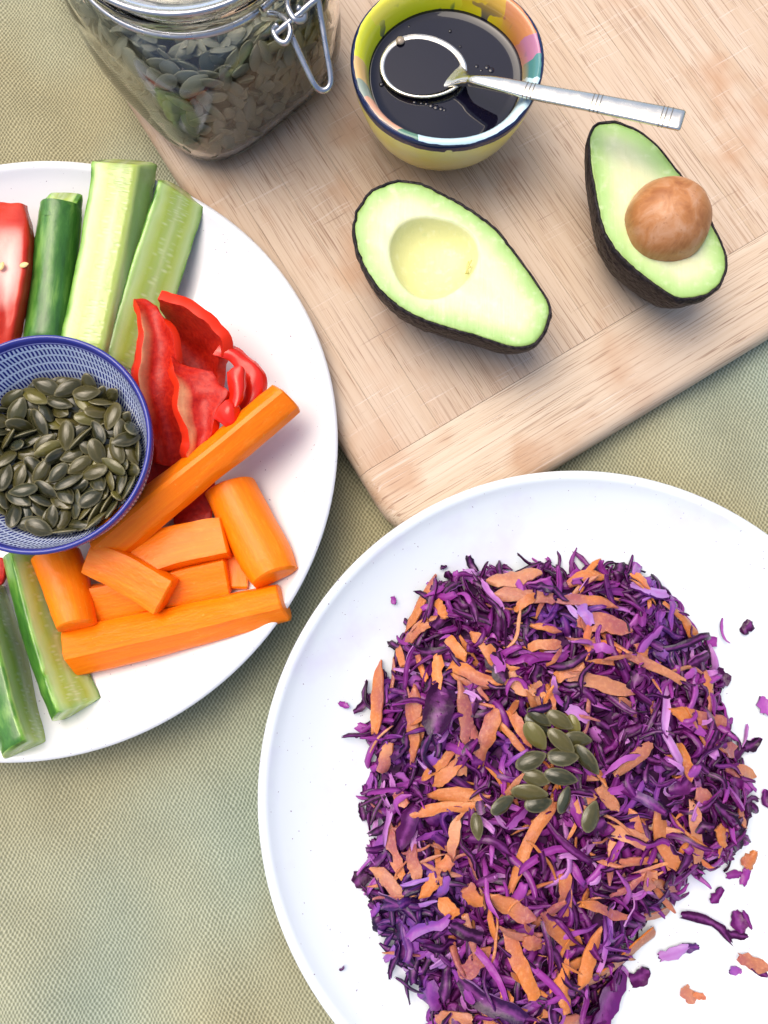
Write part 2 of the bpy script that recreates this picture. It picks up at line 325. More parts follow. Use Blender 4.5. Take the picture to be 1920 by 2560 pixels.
# ------------------------------------------------------------------ cutting board
BZ = .018
ex = (Vector((.18277, .19730))-Vector((-.00924, .07069))).normalized()       # along the end strip
ey = Vector((-ex.y, ex.x))                                                   # along the left edge
corner = W(900, 1190, BZ).to_2d() - ey*.0440
BW, BL, ES = .34, .45, .0445
bm = bmesh.new(); out = []; rc = .027
for cx, cy, a0 in ((BW-rc, rc, -90), (BW-rc, BL-rc, 0), (rc, BL-rc, 90), (rc, rc, 180)):
    for i in range(9):
        a = R(a0+i*90/8); out.append((cx+rc*math.cos(a), cy+rc*math.sin(a)))
rings = []
for z, d in ((0, .005), (.0015, .002), (.004, .0004), (.008, 0), (.0125, .0003), (.0155, .0018), (.0172, .0040), (.018, .0070)):
    L = []
    for x, y in out:
        cx = min(max(x, rc), BW-rc); cy = min(max(y, rc), BL-rc); dv = Vector((x-cx, y-cy)); dv.normalize()
        L.append(bm.verts.new((x-dv.x*d, y-dv.y*d, z)))
    rings.append(L)
N = len(out)
for a, b in zip(rings, rings[1:]):
    for i in range(N): bm.faces.new((a[i], a[(i+1) % N], b[(i+1) % N], b[i]))
bm.faces.new(rings[0][::-1]); bm.faces.new(rings[-1])
bmesh.ops.recalc_face_normals(bm, faces=bm.faces)
board = empty('cutting_board', (corner.x, corner.y, 0), math.atan2(ex.y, ex.x))
tag(board, 'worn pale wooden cutting board with a lighter end strip', 'cutting board')
def slab(bm0, cuts):
    b = bm0.copy()
    for co, no in cuts:
        g = bmesh.ops.bisect_plane(b, geom=b.verts[:]+b.edges[:]+b.faces[:], plane_co=co, plane_no=no, clear_outer=True)
        ed = [e for e in g['geom_cut'] if isinstance(e, bmesh.types.BMEdge)]
        bmesh.ops.holes_fill(b, edges=ed)
    return b
gap = .00007
def smooth_edges(o):
    for p_ in o.data.polygons: p_.use_smooth = True
    o.data.set_sharp_from_angle(angle=R(38))
o = obj('end_strip', slab(bm, [((0, ES-gap*2, 0), (0, 1, 0))]), MAT['endwood'], board); smooth_edges(o)
rng = random.Random(3); x = 0; xs = [0]
while x < BW-.03: x += rng.choice([.019, .022, .026, .024]); xs.append(x)
xs[-1] = BW
for a, b in zip(xs, xs[1:]):
    cuts = [((0, ES+gap, 0), (0, -1, 0))]
    if a > 0: cuts.append(((a+gap, 0, 0), (-1, 0, 0)))
    if b < BW: cuts.append(((b-gap, 0, 0), (1, 0, 0)))
    o = obj('plank', slab(bm, cuts), MAT['plank'], board); smooth_edges(o)
bm.free()

# ------------------------------------------------------------------ plates
PPROF = [(0, .0065), (.05, .0065), (.083, .0067), (.098, .0085), (.112, .0125), (.124, .0178), (.1315, .0222), (.1348, .0248), (.1366, .0264), (.1385, .0271), (.1400, .0264), (.1404, .0250), (.137, .0215), (.125, .0135), (.11, .0075), (.095, .0035), (.088, .0005), (.084, 0), (.081, .0025), (.04, .0028), (0, .0028)]
LC, RC = Vector((-.1628, .0805)), Vector((.0908, -.0632))
pz_r = [a for a, b in PPROF[:10]]; pz_z = [b for a, b in PPROF[:10]]
def plate_z(x, y, c): return float(np.interp(math.hypot(x-c.x, y-c.y), pz_r, pz_z))
pm = lathe(smoothprof(PPROF, 3), 160, lambda r, z, a: (r*(1+.0018*math.sin(2*a+.6)), z))
for c, lab, mt in ((LC, 'white plate of raw vegetable sticks around a blue bowl', 'plate'), (RC, 'white plate holding the purple cabbage and carrot slaw', 'plate2')):
    o = obj('plate', pm.copy(), MAT[mt]); o.location = (c.x, c.y, 0); tag(o, lab, 'plate', 'white dinner plates')
pm.free()

# ------------------------------------------------------------------ blue bowl
SBC = Vector((-.1455, .0748, .0068))
bp = smoothprof([(0, .006), (.018, .0065), (.028, .012), (.036, .022), (.041, .034), (.0442, .0455), (.0452, .0485), (.0462, .0492), (.0472, .0484), (.0470, .0455), (.0445, .036), (.039, .022), (.030, .010), (.024, .004), (.0225, .0), (.0205, .0), (.0195, .003), (0, .003)], 4)
o = obj('seed_bowl', lathe(bp, 160), MAT['bluebowl']); o.location = SBC
tag(o, 'small blue and white dashed ceramic bowl filled with pumpkin seeds', 'bowl')

# ------------------------------------------------------------------ pumpkin seeds
def seed_mesh(l, w_, t, mt='seed'):
    rr = [(.0, 1.0), (.5, .86), (.80, .45), (.90, .26), (1.0, .16)]; ns = 16; vs = []; rim = []; fs = []
    def ring(r, zf, sgn):
        b = len(vs)
        for i in range(ns):
            a = 2*PI*i/ns; x = math.cos(a); y = math.sin(a)
            k = 1-.34*max(0, x)**2.2; xx = x+.10*max(0, x)**6
            vs.append((xx*l/2*r, y*w_/2*k*r, sgn*t/2*zf)); rim.append(1.0 if r > .95 else (.25 if r > .85 else 0.0))
        return b
    vs.append((0, 0, t/2)); rim.append(0); tops = [ring(r, z, 1) for r, z in rr[1:]]
    bots = [ring(r, z, -1) for r, z in rr[1:]]; vs.append((0, 0, -t/2)); rim.append(0); last = len(vs)-1
    for i in range(ns):
        j = (i+1) % ns
        fs.append((0, tops[0]+i, tops[0]+j)); fs.append((last, bots[0]+j, bots[0]+i))
        for a, b in zip(tops, tops[1:]): fs.append((a+i, b+i, b+j, a+j))
        for a, b in zip(bots, bots[1:]): fs.append((a+i, a+j, b+j, b+i))
        fs.append((tops[-1]+i, bots[-1]+i, bots[-1]+j, tops[-1]+j))
    me = mesh('pumpkin_seed', vs, fs, {'rim': rim}); me.materials.append(MAT[mt]); me.polygons.foreach_set('use_smooth', [True]*len(fs)); return me
SEEDS = [seed_mesh(.0124, .0069, .0030), seed_mesh(.0118, .0072, .0028), seed_mesh(.0127, .0064, .0032)]
DRY_BRIGHT = [seed_mesh(.0120, .0070, .0028, 'dry_bright_seed'), seed_mesh(.0114, .0072, .0026, 'dry_bright_seed'), seed_mesh(.0126, .0064, .0030, 'dry_bright_seed')]
def join_instances(name, items, mats, attrs=('rim',)):
    """items: (mesh, matrix) joined into one mesh, for what is too plentiful to be single"""
    V = []; F = []; A = {a: [] for a in attrs}; MI = []; base = 0; cache = {}
    for me, mx in items:
        if me.name not in cache:
            co = np.empty(len(me.vertices)*3); me.vertices.foreach_get('co', co)
            at = {}
            for a in attrs:
                arr = np.zeros(len(me.vertices))
                if a in me.attributes: me.attributes[a].data.foreach_get('value', arr)
                at[a] = arr
            cache[me.name] = (co.reshape(-1, 3), [tuple(p_.vertices) for p_ in me.polygons], at, mats.index(me.materials[0]))
        co, fc, at, mi = cache[me.name]; M = np.array(mx)
        V.append(co@M[:3, :3].T+M[:3, 3]); F += [tuple(i+base for i in f) for f in fc]; base += len(co); MI += [mi]*len(fc)
        for a in attrs: A[a].append(at[a])
    me = bpy.data.meshes.new(name); me.from_pydata(np.concatenate(V).tolist(), [], F)
    for a in attrs: x = me.attributes.new(a, 'FLOAT', 'POINT'); x.data.foreach_set('value', np.concatenate(A[a]))
    for mm in mats: me.materials.append(mm)
    me.polygons.foreach_set('material_index', MI); me.polygons.foreach_set('use_smooth', [True]*len(F)); me.update()
    return me
def put_seed(mx, label, group, i, kinds=SEEDS):
    o = bpy.data.objects.new('pumpkin_seed', kinds[i % 3]); col.objects.link(o); o.matrix_world = mx
    return tag(o, label, 'pumpkin seed', group)
SIM = [(164,-187,187,99,-5,1,16,103),(273,-120,194,17,94,23,18,89),(-184,-22,187,93,-5,1,36,99),(55,-347,246,76,-64,-11,-2,95),(105,62,187,1,-93,-36,-3,103),(100,320,227,62,34,26,-66,112),(-66,-295,197,17,20,-96,14,93),(86,134,187,55,1,-5,-84,97),(-91,179,187,50,-2,7,-86,88),(-78,-176,188,6,33,-94,-3,96),(289,27,189,78,9,-10,-62,106),(27,70,187,64,7,-7,-76,88),(-155,212,188,80,6,3,-59,110),(119,-263,188,36,3,-13,-92,91),(-313,-111,223,3,92,-20,-34,90),(-54,97,187,5,-93,38,1,101),(191,228,195,13,-3,97,22,105),(-87,21,187,23,-2,6,-97,98),(306,101,210,21,-81,50,-21,89),(-248,-154,193,73,6,19,66,106),(-100,260,189,3,-64,77,9,92),(-239,12,194,70,-14,4,70,111),(-148,55,187,1,-26,96,-6,98),(140,197,195,81,26,-3,-53,100),(102,-312,220,12,98,-4,18,97),(-34,278,191,47,13,0,-87,97),(-127,-245,187,51,0,5,86,95),(-313,35,205,93,-1,30,-21,94),(-18,-231,187,2,-83,55,3,96),(315,-57,214,36,-1,92,14,109),(270,-178,237,17,62,42,-63,92),(-34,-52,201,30,81,-50,3,106),(-168,-179,193,96,-21,8,17,103),(139,275,208,77,39,-10,50,99),(182,80,187,83,-5,-4,56,99),(-96,-51,187,96,-1,4,-28,93),(351,27,245,40,-49,-33,70,94),(-217,239,211,82,29,2,49,91),(-174,-91,187,1,16,-99,5,101),(-208,96,189,1,-7,99,-14,108),(-192,-247,203,76,-36,4,-54,111),(-13,-103,187,1,-96,-28,4,91),(64,204,187,4,42,-91,1,97),(-315,-20,213,92,14,31,-20,111),(225,-204,210,21,-55,50,-63,98),(-275,92,236,46,-39,-34,-72,91),(-56,326,222,34,-89,-31,6,88),(32,-19,187,50,1,5,-86,94),(62,-237,187,92,-5,0,39,103),(-96,94,210,27,-8,-5,96,101),(316,127,258,11,57,63,-51,106),(218,-95,191,15,77,61,13,109),(-294,141,250,3,-98,0,20,105),(-280,149,207,17,-28,25,-91,108),(-9,201,187,2,-58,81,3,105),(-277,-71,198,23,-96,7,15,99),(171,-9,187,8,3,-4,-100,107),(313,17,223,16,85,-46,-19,89),(-26,-136,213,98,13,2,11,108),(213,280,246,32,-83,-23,-40,95),(94,21,209,99,13,4,-9,103),(253,-238,240,3,-67,53,-52,102),(280,-111,229,74,2,-29,-61,102),(-300,19,241,35,88,-15,-29,92),(42,277,189,19,-9,-3,98,94),(98,-151,187,40,3,-6,-92,94),(221,185,200,82,50,0,27,90),(-145,233,221,94,-9,17,-27,109),(147,-75,187,98,-6,2,19,89),(193,-293,247,57,63,53,2,111),(-104,-121,190,95,-15,2,26,94),(-108,-61,220,11,-92,37,12,108),(-135,-253,219,64,-4,6,77,102),(74,-61,187,2,39,-92,-6,93),(-298,-143,243,78,19,21,-56,99),(-167,88,233,60,78,15,11,92),(13,153,219,2,-12,-93,35,94),(-207,191,215,19,-7,17,-96,89),(152,200,240,14,94,11,-28,99),(6,115,205,7,53,-78,32,106),(-234,247,251,91,28,-7,30,98),(15,302,251,27,-10,21,-94,106),(169,15,252,2,-82,53,19,104),(-149,0,214,5,-1,-4,-100,98),(3,-84,242,4,42,-90,-10,90),(-18,48,210,12,3,-9,-99,94),(154,-41,214,24,-7,-7,97,95),(164,135,203,21,-10,64,-73,98),(184,-148,211,24,39,89,-5,110),(-214,141,200,90,-20,16,34,100),(140,-244,226,73,-44,-13,51,95),(-3,-285,253,76,3,-14,64,90),(-147,56,223,94,-24,-17,14,94),(73,104,220,91,23,9,33,105),(27,-163,187,5,-63,77,-2,98),(-241,60,232,85,-29,-41,17,106),(15,323,225,96,20,18,-7,105),(86,186,213,10,64,-75,-10,90),(270,-25,213,21,-37,-3,90,106),(-263,-230,238,45,80,-31,-25,109),(-36,-5,207,91,-21,23,28,96),(-72,-80,239,84,14,1,52,101),(230,-108,232,45,-29,-25,81,91),(-322,-47,248,97,2,19,-18,106),(152,73,216,3,1,-1,100,108),(-281,192,251,60,62,41,-29,100),(20,-208,222,93,-20,-8,-30,101),(176,-248,219,60,-59,-34,42,112),(248,58,202,5,-81,51,-27,108),(90,-225,228,21,69,65,26,110),(-137,308,223,39,-86,-33,4,103),(-60,142,213,3,8,29,95,92),(-239,-30,239,44,-6,-25,-86,99),(-249,-89,218,34,-19,25,-89,105),(19,249,214,34,4,-2,94,104),(-75,-243,215,29,86,-37,-18,102),(49,-40,216,5,98,17,0,105),(0,-317,206,33,-13,-35,-87,105),(217,-5,219,12,-77,63,-3,110),(-234,-208,238,15,-47,-75,44,97),(80,-99,209,4,3,17,-98,97),(-306,77,225,24,85,18,-43,109),(39,-282,222,7,-76,-61,19,92),(-171,-282,252,18,63,75,-11,108),(221,184,243,5,-61,79,-8,110),(-177,-63,215,95,3,16,28,89),(-97,-317,239,5,-13,2,-99,102),(-83,306,251,18,5,-15,97,108),(318,-139,234,26,-48,72,-41,93),(136,24,234,9,-94,27,19,92),(-53,-334,260,9,-98,17,3,106),(256,162,208,81,36,-14,44,103),(-47,-161,239,93,25,-5,-25,97),(165,102,249,50,-9,-15,85,101),(248,-49,248,24,-10,-30,92,100),(-73,47,236,18,-92,-36,-1,95),(-147,159,209,70,28,19,-63,97),(130,-183,217,34,19,-12,-91,95),(221,115,221,0,-11,-8,-99,94),(-205,188,247,82,18,-1,55,112),(-5,-6,239,84,33,39,17,107),(-213,-138,214,11,-98,-4,13,99),(266,111,238,63,19,13,74,99),(-47,21,249,22,-16,28,-92,100),(-165,-202,236,94,-23,-4,-26,110),(43,-182,242,89,-20,-9,-39,98),(115,169,235,98,-7,19,2,106),(-101,139,248,24,-84,49,-7,112),(97,283,253,7,99,7,-2,104),(80,251,231,21,86,-47,1,110),(-133,260,249,12,97,-22,-4,102),(-24,203,220,95,-9,-21,-22,92),(87,-143,220,10,-28,94,15,92),(-192,124,238,30,-88,15,33,103),(-75,261,217,99,4,6,-10,94),(257,21,249,53,-2,-2,85,100),(297,75,257,22,-17,-9,-96,103),(-167,-108,243,81,-5,-12,57,96),(-62,-209,230,89,-39,20,-12,97),(95,-46,240,33,-7,13,-93,95),(180,-120,234,88,-17,-21,-40,101),(-198,36,236,11,-30,13,94,91),(-84,195,230,19,-45,-80,35,89),(-9,-266,218,13,-90,-36,22,95),(-24,236,244,13,98,-13,0,97),(26,87,251,8,-72,69,0,110),(55,-2,239,23,-4,-3,-97,88),(-133,-134,221,57,-8,-6,81,102),(90,70,254,73,-54,-25,33,111),(159,-199,254,1,95,31,-6,99),(51,-124,246,93,-27,-5,25,108),(162,-76,243,10,-14,98,-9,106),(162,247,240,42,90,1,-7,94),(-136,-170,254,2,12,-99,8,98),(-230,-117,249,76,-5,2,65,104)]
hidden = []; rng = random.Random(8)
for i, (x, y, z, qw, qx, qy, qz, kk) in enumerate(SIM):
    q = Quaternion((qw, qx, qy, qz)).normalized()
    mx = Matrix.Translation(SBC+Vector((x, y, z+25))*1e-4) @ q.to_matrix().to_4x4() @ Matrix.Scale(kk/100, 4)
    if z > 203: put_seed(mx, 'green pumpkin seed heaped in the blue and white bowl', 'pumpkin seeds in the blue bowl', i)
    else: hidden.append((SEEDS[i % 3], mx))
for i in range(150):
    a = rng.uniform(0, 6.28); r = .032*math.sqrt(rng.random()); z = rng.uniform(.0145, .018)
    hidden.append((SEEDS[i % 3], Matrix.Translation(SBC+Vector((r*math.cos(a), r*math.sin(a), z))) @ Quaternion((rng.gauss(0, 1) for _ in range(4))).normalized().to_matrix().to_4x4() if False else Matrix.Translation(SBC+Vector((r*math.cos(a), r*math.sin(a), z))) @ Matrix.Rotation(rng.uniform(0, 6.28), 4, 'Z') @ Matrix.Rotation(rng.gauss(0, .3), 4, 'X')))
o = obj('pumpkin_seed_fill', join_instances('pumpkin_seed_fill', hidden, [MAT['seed']])); tag(o, 'lower layer of pumpkin seeds inside the blue and white bowl', None, kind='stuff')

# ------------------------------------------------------------------ generic swept stick
def section(kind):
    P = []
    if kind == 'box':                 # rounded square
        for i in range(24):
            a = 2*PI*i/24; c, s = math.cos(a), math.sin(a); r = (abs(c)**9+abs(s)**9)**(-1/9); P.append((c*r*.97, s*r*.97, 0))
    elif kind == 'dome':              # flat underside, round top
        for i in range(16): a = PI*i/15; P.append((math.cos(a), -.55+1.5*math.sin(a)**.8, 0))
        for i in range(1, 8): P.append((-1+2*i/8, -.72, 0))
    elif kind == 'ridge':             # flat facets with one crest
        for a, b in (((1, -.55), (.92, .1)), ((.92, .1), (.1, 1.0)), ((.1, 1.0), (-.9, .25)), ((-.9, .25), (-1, -.5)), ((-1, -.5), (-.5, -.95)), ((-.5, -.95), (.6, -.95)), ((.6, -.95), (1, -.55))):
            for i in range(4): t = (i+.5)/4; P.append((a[0]+(b[0]-a[0])*t, a[1]+(b[1]-a[1])*t, 0))
    elif kind == 'moon':              # flat cut face on top, skin below; third value 1 = skin
        for i in range(13): t = i/12; P.append((-.985+1.97*t, .42+.05*math.sin(t*PI), 0))
        for i in range(17): a = PI*i/16; P.append((math.cos(a), .30-1.3*math.sin(a)**.85, 1))
    elif kind == 'wedge':             # two flat cut faces, skin on the left and underneath
        for i in range(9): t = i/8; P.append((-1+1.55*t, .42+.12*t+.04*math.sin(t*PI), 0))
        for i in range(1, 6): t = i/5; P.append((.55+.40*t, .54-1.1*t, 0))
        for i in range(13): a = R(-32-i*(138/12)); P.append((1.12*math.cos(a), -.05+1.0*math.sin(a)+.10*(i/12), 1))
    return P
def stick(name, path, wid, hei, sec, mats, roll=0, seed=0, jit=.0005, n=22, rnd=.0009, eslant=0):
    P = [W(*p_) for p_ in path]; m_ = len(P)-1; S0 = section(sec); ns = len(S0)
    def lerp(L, t): return float(np.interp(t, np.linspace(0, 1, len(L)), L))
    ts = [i/n for i in range(n+1)]
    st = [(0, .80, -rnd*.02), (0, .93, -rnd*.0)]+[(t, 1, 0) for t in ts]+[(1, .93, 0), (1, .80, 0)]
    vs = []; uvw = []; L = sum((P[i+1]-P[i]).length for i in range(m_)); off = Vector((seed*3.1, seed*1.7, seed*.9))
    K = len(st)
    for k_, (t, s, _) in enumerate(st):
        c = crom(P, t*m_); t2 = min(t+.02, 1); t1 = max(t-.02, 0); T = (crom(P, t2*m_)-crom(P, t1*m_)).normalized()
        if k_ == 0: c = c - T*rnd
        elif k_ == 1: c = c - T*rnd*.55
        elif k_ == K-1: c = c + T*rnd
        elif k_ == K-2: c = c + T*rnd*.55
        side = T.cross(Vector((0, 0, 1))).normalized(); up = side.cross(T)
        rl = R(roll if not isinstance(roll, (list, tuple)) else lerp(roll, t))
        sd = side*math.cos(rl)+up*math.sin(rl); uu = -side*math.sin(rl)+up*math.cos(rl)
        hw = lerp(wid, t)*PXM(c.z)/2*s; hh = lerp(hei, t)*s
        slant = .0012*math.sin(seed*2.3)
        for (u, v, f) in S0:
            p_ = c+sd*hw*u+uu*hh*v
            if t in (0, 1): p_ += T*slant*u
            if t > .9: p_ += T*eslant*v*(t-.9)*10
            nv = Vector((u*1.1, v*1.1, t*L*70))+off
            p_ += (sd*u+uu*v)*jit*(noise.noise(nv*.8)*1.4+noise.noise(nv*2.6)*.7)
            vs.append(p_); uvw.append((u, v, t*L))
    fs = []; mi = []
    for k_ in range(K-1):
        for i in range(ns):
            j = (i+1) % ns; fs.append((k_*ns+i, k_*ns+j, (k_+1)*ns+j, (k_+1)*ns+i))
            sk = S0[i][2] and S0[j][2] and len(mats) > 1 and 1 < k_ < K-3
            mi.append(1 if sk else 0)
    for base, rev in ((0, True), ((K-1)*ns, False)):
        c = sum((vs[base+i] for i in range(ns)), Vector())/ns; vs.append(c); uvw.append((0, 0, uvw[base][2])); ci = len(vs)-1
        for i in range(ns):
            j = (i+1) % ns; fs.append((ci, base+j, base+i) if rev else (ci, base+i, base+j)); mi.append(0)
    o_ = sum((Vector(v) for v in vs), Vector())/len(vs); zmin = min(v.z for v in vs); o_.z = zmin
    vs = [v-o_ for v in vs]
    me = mesh(name, vs, fs, {'uvw': uvw}, mi)
    bm = bmesh.new(); bm.from_mesh(me); bmesh.ops.recalc_face_normals(bm, faces=bm.faces); bm.to_mesh(me); bm.free()
    ob = obj(name, me, mats); ob.location = o_
    me.set_sharp_from_angle(angle=R(24 if len(mats) == 1 else 82))
    return ob
def c5(X, Y): return 300+X/2.9625, 700+Y/2.9625
def c6(X, Y): return X/1.929, 1200+Y/1.929
CM, CU = [MAT['carrot']], [MAT['cucflesh'], MAT['cucskin']]
GC, GU = 'carrot sticks on the vegetable plate', 'cucumber sticks on the vegetable plate'
for path, wd, hh, sec, roll, lab, sd in [
    ([(252, 1368, .0270), (380, 1262, .0325), (520, 1150, .0365), (640, 1052, .0395), (712, 992, .0405)], [104, 104, 96, 98, 96], [.0085, .0085, .0085], 'ridge', 12, 'longest carrot stick, lying on top across the red pepper', 1),
    ([(568, 1215, .0205), (610, 1300, .0215), (655, 1385, .0255), (684, 1440, .0290)], [120, 128, 128, 112], [.0085, .0085, .008], 'dome', -8, 'thick rounded carrot stick leaning on the plate rim beside the pepper', 2),
    ([(345, 1400, .0205), (450, 1368, .0205), (565, 1346, .0205)], [104, 100, 96], [.0080, .0080], 'box', 6, 'blunt squared carrot stick directly below the longest carrot stick', 3),
    ([(232, 1392, .0270), (320, 1432, .0270), (416, 1490, .0265)], [84, 92, 96], [.0062, .0062], 'box', -10, 'short carrot stick with pale rounded end pointing at the longest bottom stick', 4),
    ([(135, 1385, .0205), (165, 1470, .0225), (190, 1562, .0265)], [112, 108, 90], [.0068, .0068], 'dome', 10, 'upright carrot stick between blue bowl and cucumber, overlapping the bottom stick', 5),
    ([(176, 1630, .0185), (330, 1596, .0195), (480, 1562, .0205), (610, 1530, .0245), (706, 1508, .0270)], [122, 116, 108, 98, 92], [.0088, .0088, .0075], 'ridge', -6, 'long carrot stick nearest the front rim of the plate', 6),
    ([(225, 1510, .0150), (400, 1476, .0155), (570, 1438, .0165)], [84, 84, 88], [.0062, .0066], 'box', -14, 'carrot stick half hidden under the short pale ended one', 7),
    ([(560, 1390, .0125), (596, 1420, .0130), (600, 1470, .0140)], [50, 50, 46], [.0045, .0045], 'box', 0, 'small carrot piece tucked under the thick rounded stick', 8),
    ([(200, 1655, .0105), (260, 1652, .0105), (330, 1630, .0105)], [40, 40, 36], [.0032, .0032], 'box', 0, 'thin carrot sliver showing under the front carrot stick', 9)]:
    tag(stick('carrot_stick', path, wd, hh, sec, CM, roll, sd, .00035), lab, 'carrot stick', GC)
for path, wd, hh, roll, lab, sd in [
    ([(112, 860, .0260), (130, 700, .0280), (148, 545, .0310), (152, 502, .0320)], [118, 112, 108, 98], [.0085, .0085], [196, 190], 'cucumber stick lying dark green skin side up next to the tomato', 11),
    ([(225, 880, .0280), (262, 700, .0310), (300, 500, .0345), (312, 408, .0360)], [136, 140, 142, 150], [.0100, .0100], [-4, -4], 'tallest cucumber stick with pale seedy face and square end over the rim', 12),
    ([(318, 920, .0195), (370, 740, .0220), (425, 570, .0270), (452, 482, .0310)], [124, 124, 126, 122], [.0085, .0080], [-38, -34], 'pale cucumber stick touching the red pepper, seeds faintly showing', 13),
    ([(62, 1380, .0160), (105, 1540, .0165), (150, 1680, .0185), (188, 1772, .0225)], [112, 112, 112, 118], [.0095, .0095], [62, 56], 'cucumber stick with cream face beside the carrots, skin on its left', 14),
    ([(-42, 1470, .0180), (0, 1600, .0190), (42, 1760, .0215), (76, 1866, .0260)], [150, 150, 146, 134], [.0115, .0115], [92, 88], 'cucumber stick at the bottom left edge of the plate, skin facing up', 15)]:
    tag(stick('cucumber_stick', path, wd, hh, 'wedge' if sd == 12 else 'moon', CU, roll, sd, .0005, rnd=.0005, eslant={11: .0105, 12: -.0055, 13: -.003}.get(sd, 0)), lab, 'cucumber stick', GU)

# ------------------------------------------------------------------ red pepper and tomato: thick curved pieces
def patch(name, rows, thick, mats, pith=None, seed=0, k=5, rag=.0006):
    G = [[W(*p_) for p_ in r] for r in rows]; nr, nc = len(G), len(G[0])
    nu, nv = (nr-1)*k+1, (nc-1)*k+1; vs = []; uvw = []
    cols = [[crom([G[r][c] for r in range(nr)], i/k) for i in range(nu)] for c in range(nc)]
    for i in range(nu):
        rw = [cols[c][i] for c in range(nc)]
        for j in range(nv):
            v = crom(rw, j/k); a = i/(nu-1); b = j/(nv-1)
            e = min(a, 1-a, b, 1-b); nz_ = Vector((v.x*160+seed, v.y*160, v.z*160))
            v = v+Vector((noise.noise(nz_), noise.noise(nz_+Vector((9, 0, 0))), noise.noise(nz_+Vector((0, 9, 0)))))*rag*(1.6 if e < .02 else 1)
            vs.append(v); uvw.append((a, b, pith(a, b) if pith else 0.0))
    fs = []
    for i in range(nu-1):
        for j in range(nv-1): a = i*nv+j; fs.append((a, a+1, a+nv+1, a+nv))
    if sum((vs[f[1]]-vs[f[0]]).cross(vs[f[3]]-vs[f[0]]).z for f in fs) < 0: fs = [f[::-1] for f in fs]
    o_ = sum(vs, Vector())/len(vs); o_.z = min(v.z for v in vs)-thick; vs = [v-o_ for v in vs]
    ob = obj(name, mesh(name, vs, fs, {'uvw': uvw}), mats); ob.location = o_
    md = ob.modifiers.new('thickness', 'SOLIDIFY'); md.thickness = thick; md.offset = -1; md.use_even_offset = False
    md.material_offset = 1; md.material_offset_rim = 2; md.use_rim = True
    md = ob.modifiers.new('edge', 'BEVEL'); md.width = .0007; md.segments = 2; md.limit_method = 'ANGLE'; md.angle_limit = R(50)
    if seed in (3, 5, 6): md.width = .0002
    ob.data.set_sharp_from_angle(angle=R(60))
    return ob
def C5(rows, zs=None):
    return [[(*c5(p_[0], p_[1]), p_[2]) for p_ in r] for r in rows]
def zrow(pts, z): return [(x, y, zz) for (x, y), zz in zip(pts, z)]
PM = MAT['pepper']; GP = 'red pepper pieces on the vegetable plate'
P1 = C5([zrow([(100, 140), (160, 142), (215, 160), (270, 195)], (.040, .039, .039, .039)),
         zrow([(150, 250), (210, 250), (280, 270), (335, 300)], (.044, .041, .041, .043)),
         zrow([(172, 420), (250, 420), (330, 440), (405, 480)], (.045, .040, .040, .043)),
         zrow([(155, 600), (240, 620), (320, 640), (410, 660)], (.044, .038, .037, .041)),
         zrow([(146, 770), (230, 790), (320, 810), (415, 830)], (.042, .036, .035, .038)),
         zrow([(205, 950), (270, 980), (360, 1000), (440, 1000)], (.038, .033, .031, .034)),
         zrow([(245, 1150), (320, 1160), (400, 1180), (490, 1180)], (.033, .028, .026, .028)),
         zrow([(280, 1350), (350, 1370), (430, 1380), (510, 1360)], (.026, .022, .021, .022))])
def pith1(a, b): return max(0, 1-b*3.4)*min(1, max(0, (a-.12)*8))*min(1, max(0, (.8-a)*5))
tag(patch('pepper_slice', P1, .0036, PM, pith1, 1), 'long red pepper strip with cream pith edge next to the blue bowl', 'pepper slice', GP)
P2 = C5([zrow([(272, 150), (440, 185), (590, 275), (742, 425), (760, 560)], (.043, .045, .045, .043, .039)),
         zrow([(320, 270), (440, 320), (545, 390), (665, 490), (720, 610)], (.030, .030, .030, .030, .030)),
         zrow([(350, 400), (440, 440), (540, 510), (640, 590), (720, 690)], (.022, .0205, .020, .0205, .022)),
         zrow([(390, 560), (460, 590), (540, 650), (640, 720), (740, 800)], (.021, .019, .0185, .019, .021)),
         zrow([(420, 720), (500, 760), (580, 800), (660, 850), (760, 900)], (.023, .021, .0205, .021, .022))])
tag(patch('pepper_slice', P2, .0050, PM, None, 2), 'hollow red pepper end with dark inside behind the other pepper pieces', 'pepper slice', GP)
P3 = C5([zrow([(688, 548), (712, 505), (735, 475), (752, 458)], (.0385, .0390, .0388, .037)),
         zrow([(780, 590), (825, 560), (872, 535), (905, 520)], (.0375, .0388, .0385, .036)),
         zrow([(850, 660), (910, 645), (985, 632), (1025, 625)], (.0365, .0380, .0378, .035)),
         zrow([(890, 770), (965, 762), (1045, 752), (1094, 745)], (.0355, .0370, .0365, .034)),
         zrow([(885, 860), (950, 872), (1020, 880), (1062, 875)], (.0345, .0355, .0350, .032)),
         zrow([(850, 950), (895, 982), (938, 1002), (970, 995)], (.0330, .0340, .0330, .030))])
tag(patch('pepper_slice', P3, .0036, [PM[1], PM[0], PM[2]], None, 3), 'shiny red pepper wall curving outward on the right of the pepper pile', 'pepper slice', GP)
P4 = C5([zrow([(378, 548), (450, 600), (560, 650), (680, 690)], (.043, .042, .041, .040)),
         zrow([(395, 660), (480, 705), (600, 745), (760, 770)], (.045, .043, .042, .043)),
         zrow([(445, 800), (520, 825), (620, 845), (800, 830)], (.047, .044, .042, .045)),
         zrow([(425, 920), (520, 935), (620, 950), (730, 930)], (.048, .043, .041, .044)),
         zrow([(485, 1070), (550, 1080), (620, 1085), (695, 1020)], (.046, .042, .040, .042)),
         zrow([(505, 1180), (560, 1190), (610, 1200), (655, 1170)], (.043, .040, .039, .040)),
         zrow([(488, 1300), (520, 1330), (560, 1330), (610, 1280)], (.040, .037, .036, .037))])
def pith4(a, b): return max(0, 1-abs(b-.12)*3.6)*min(1, max(0, (a-.22)*8))
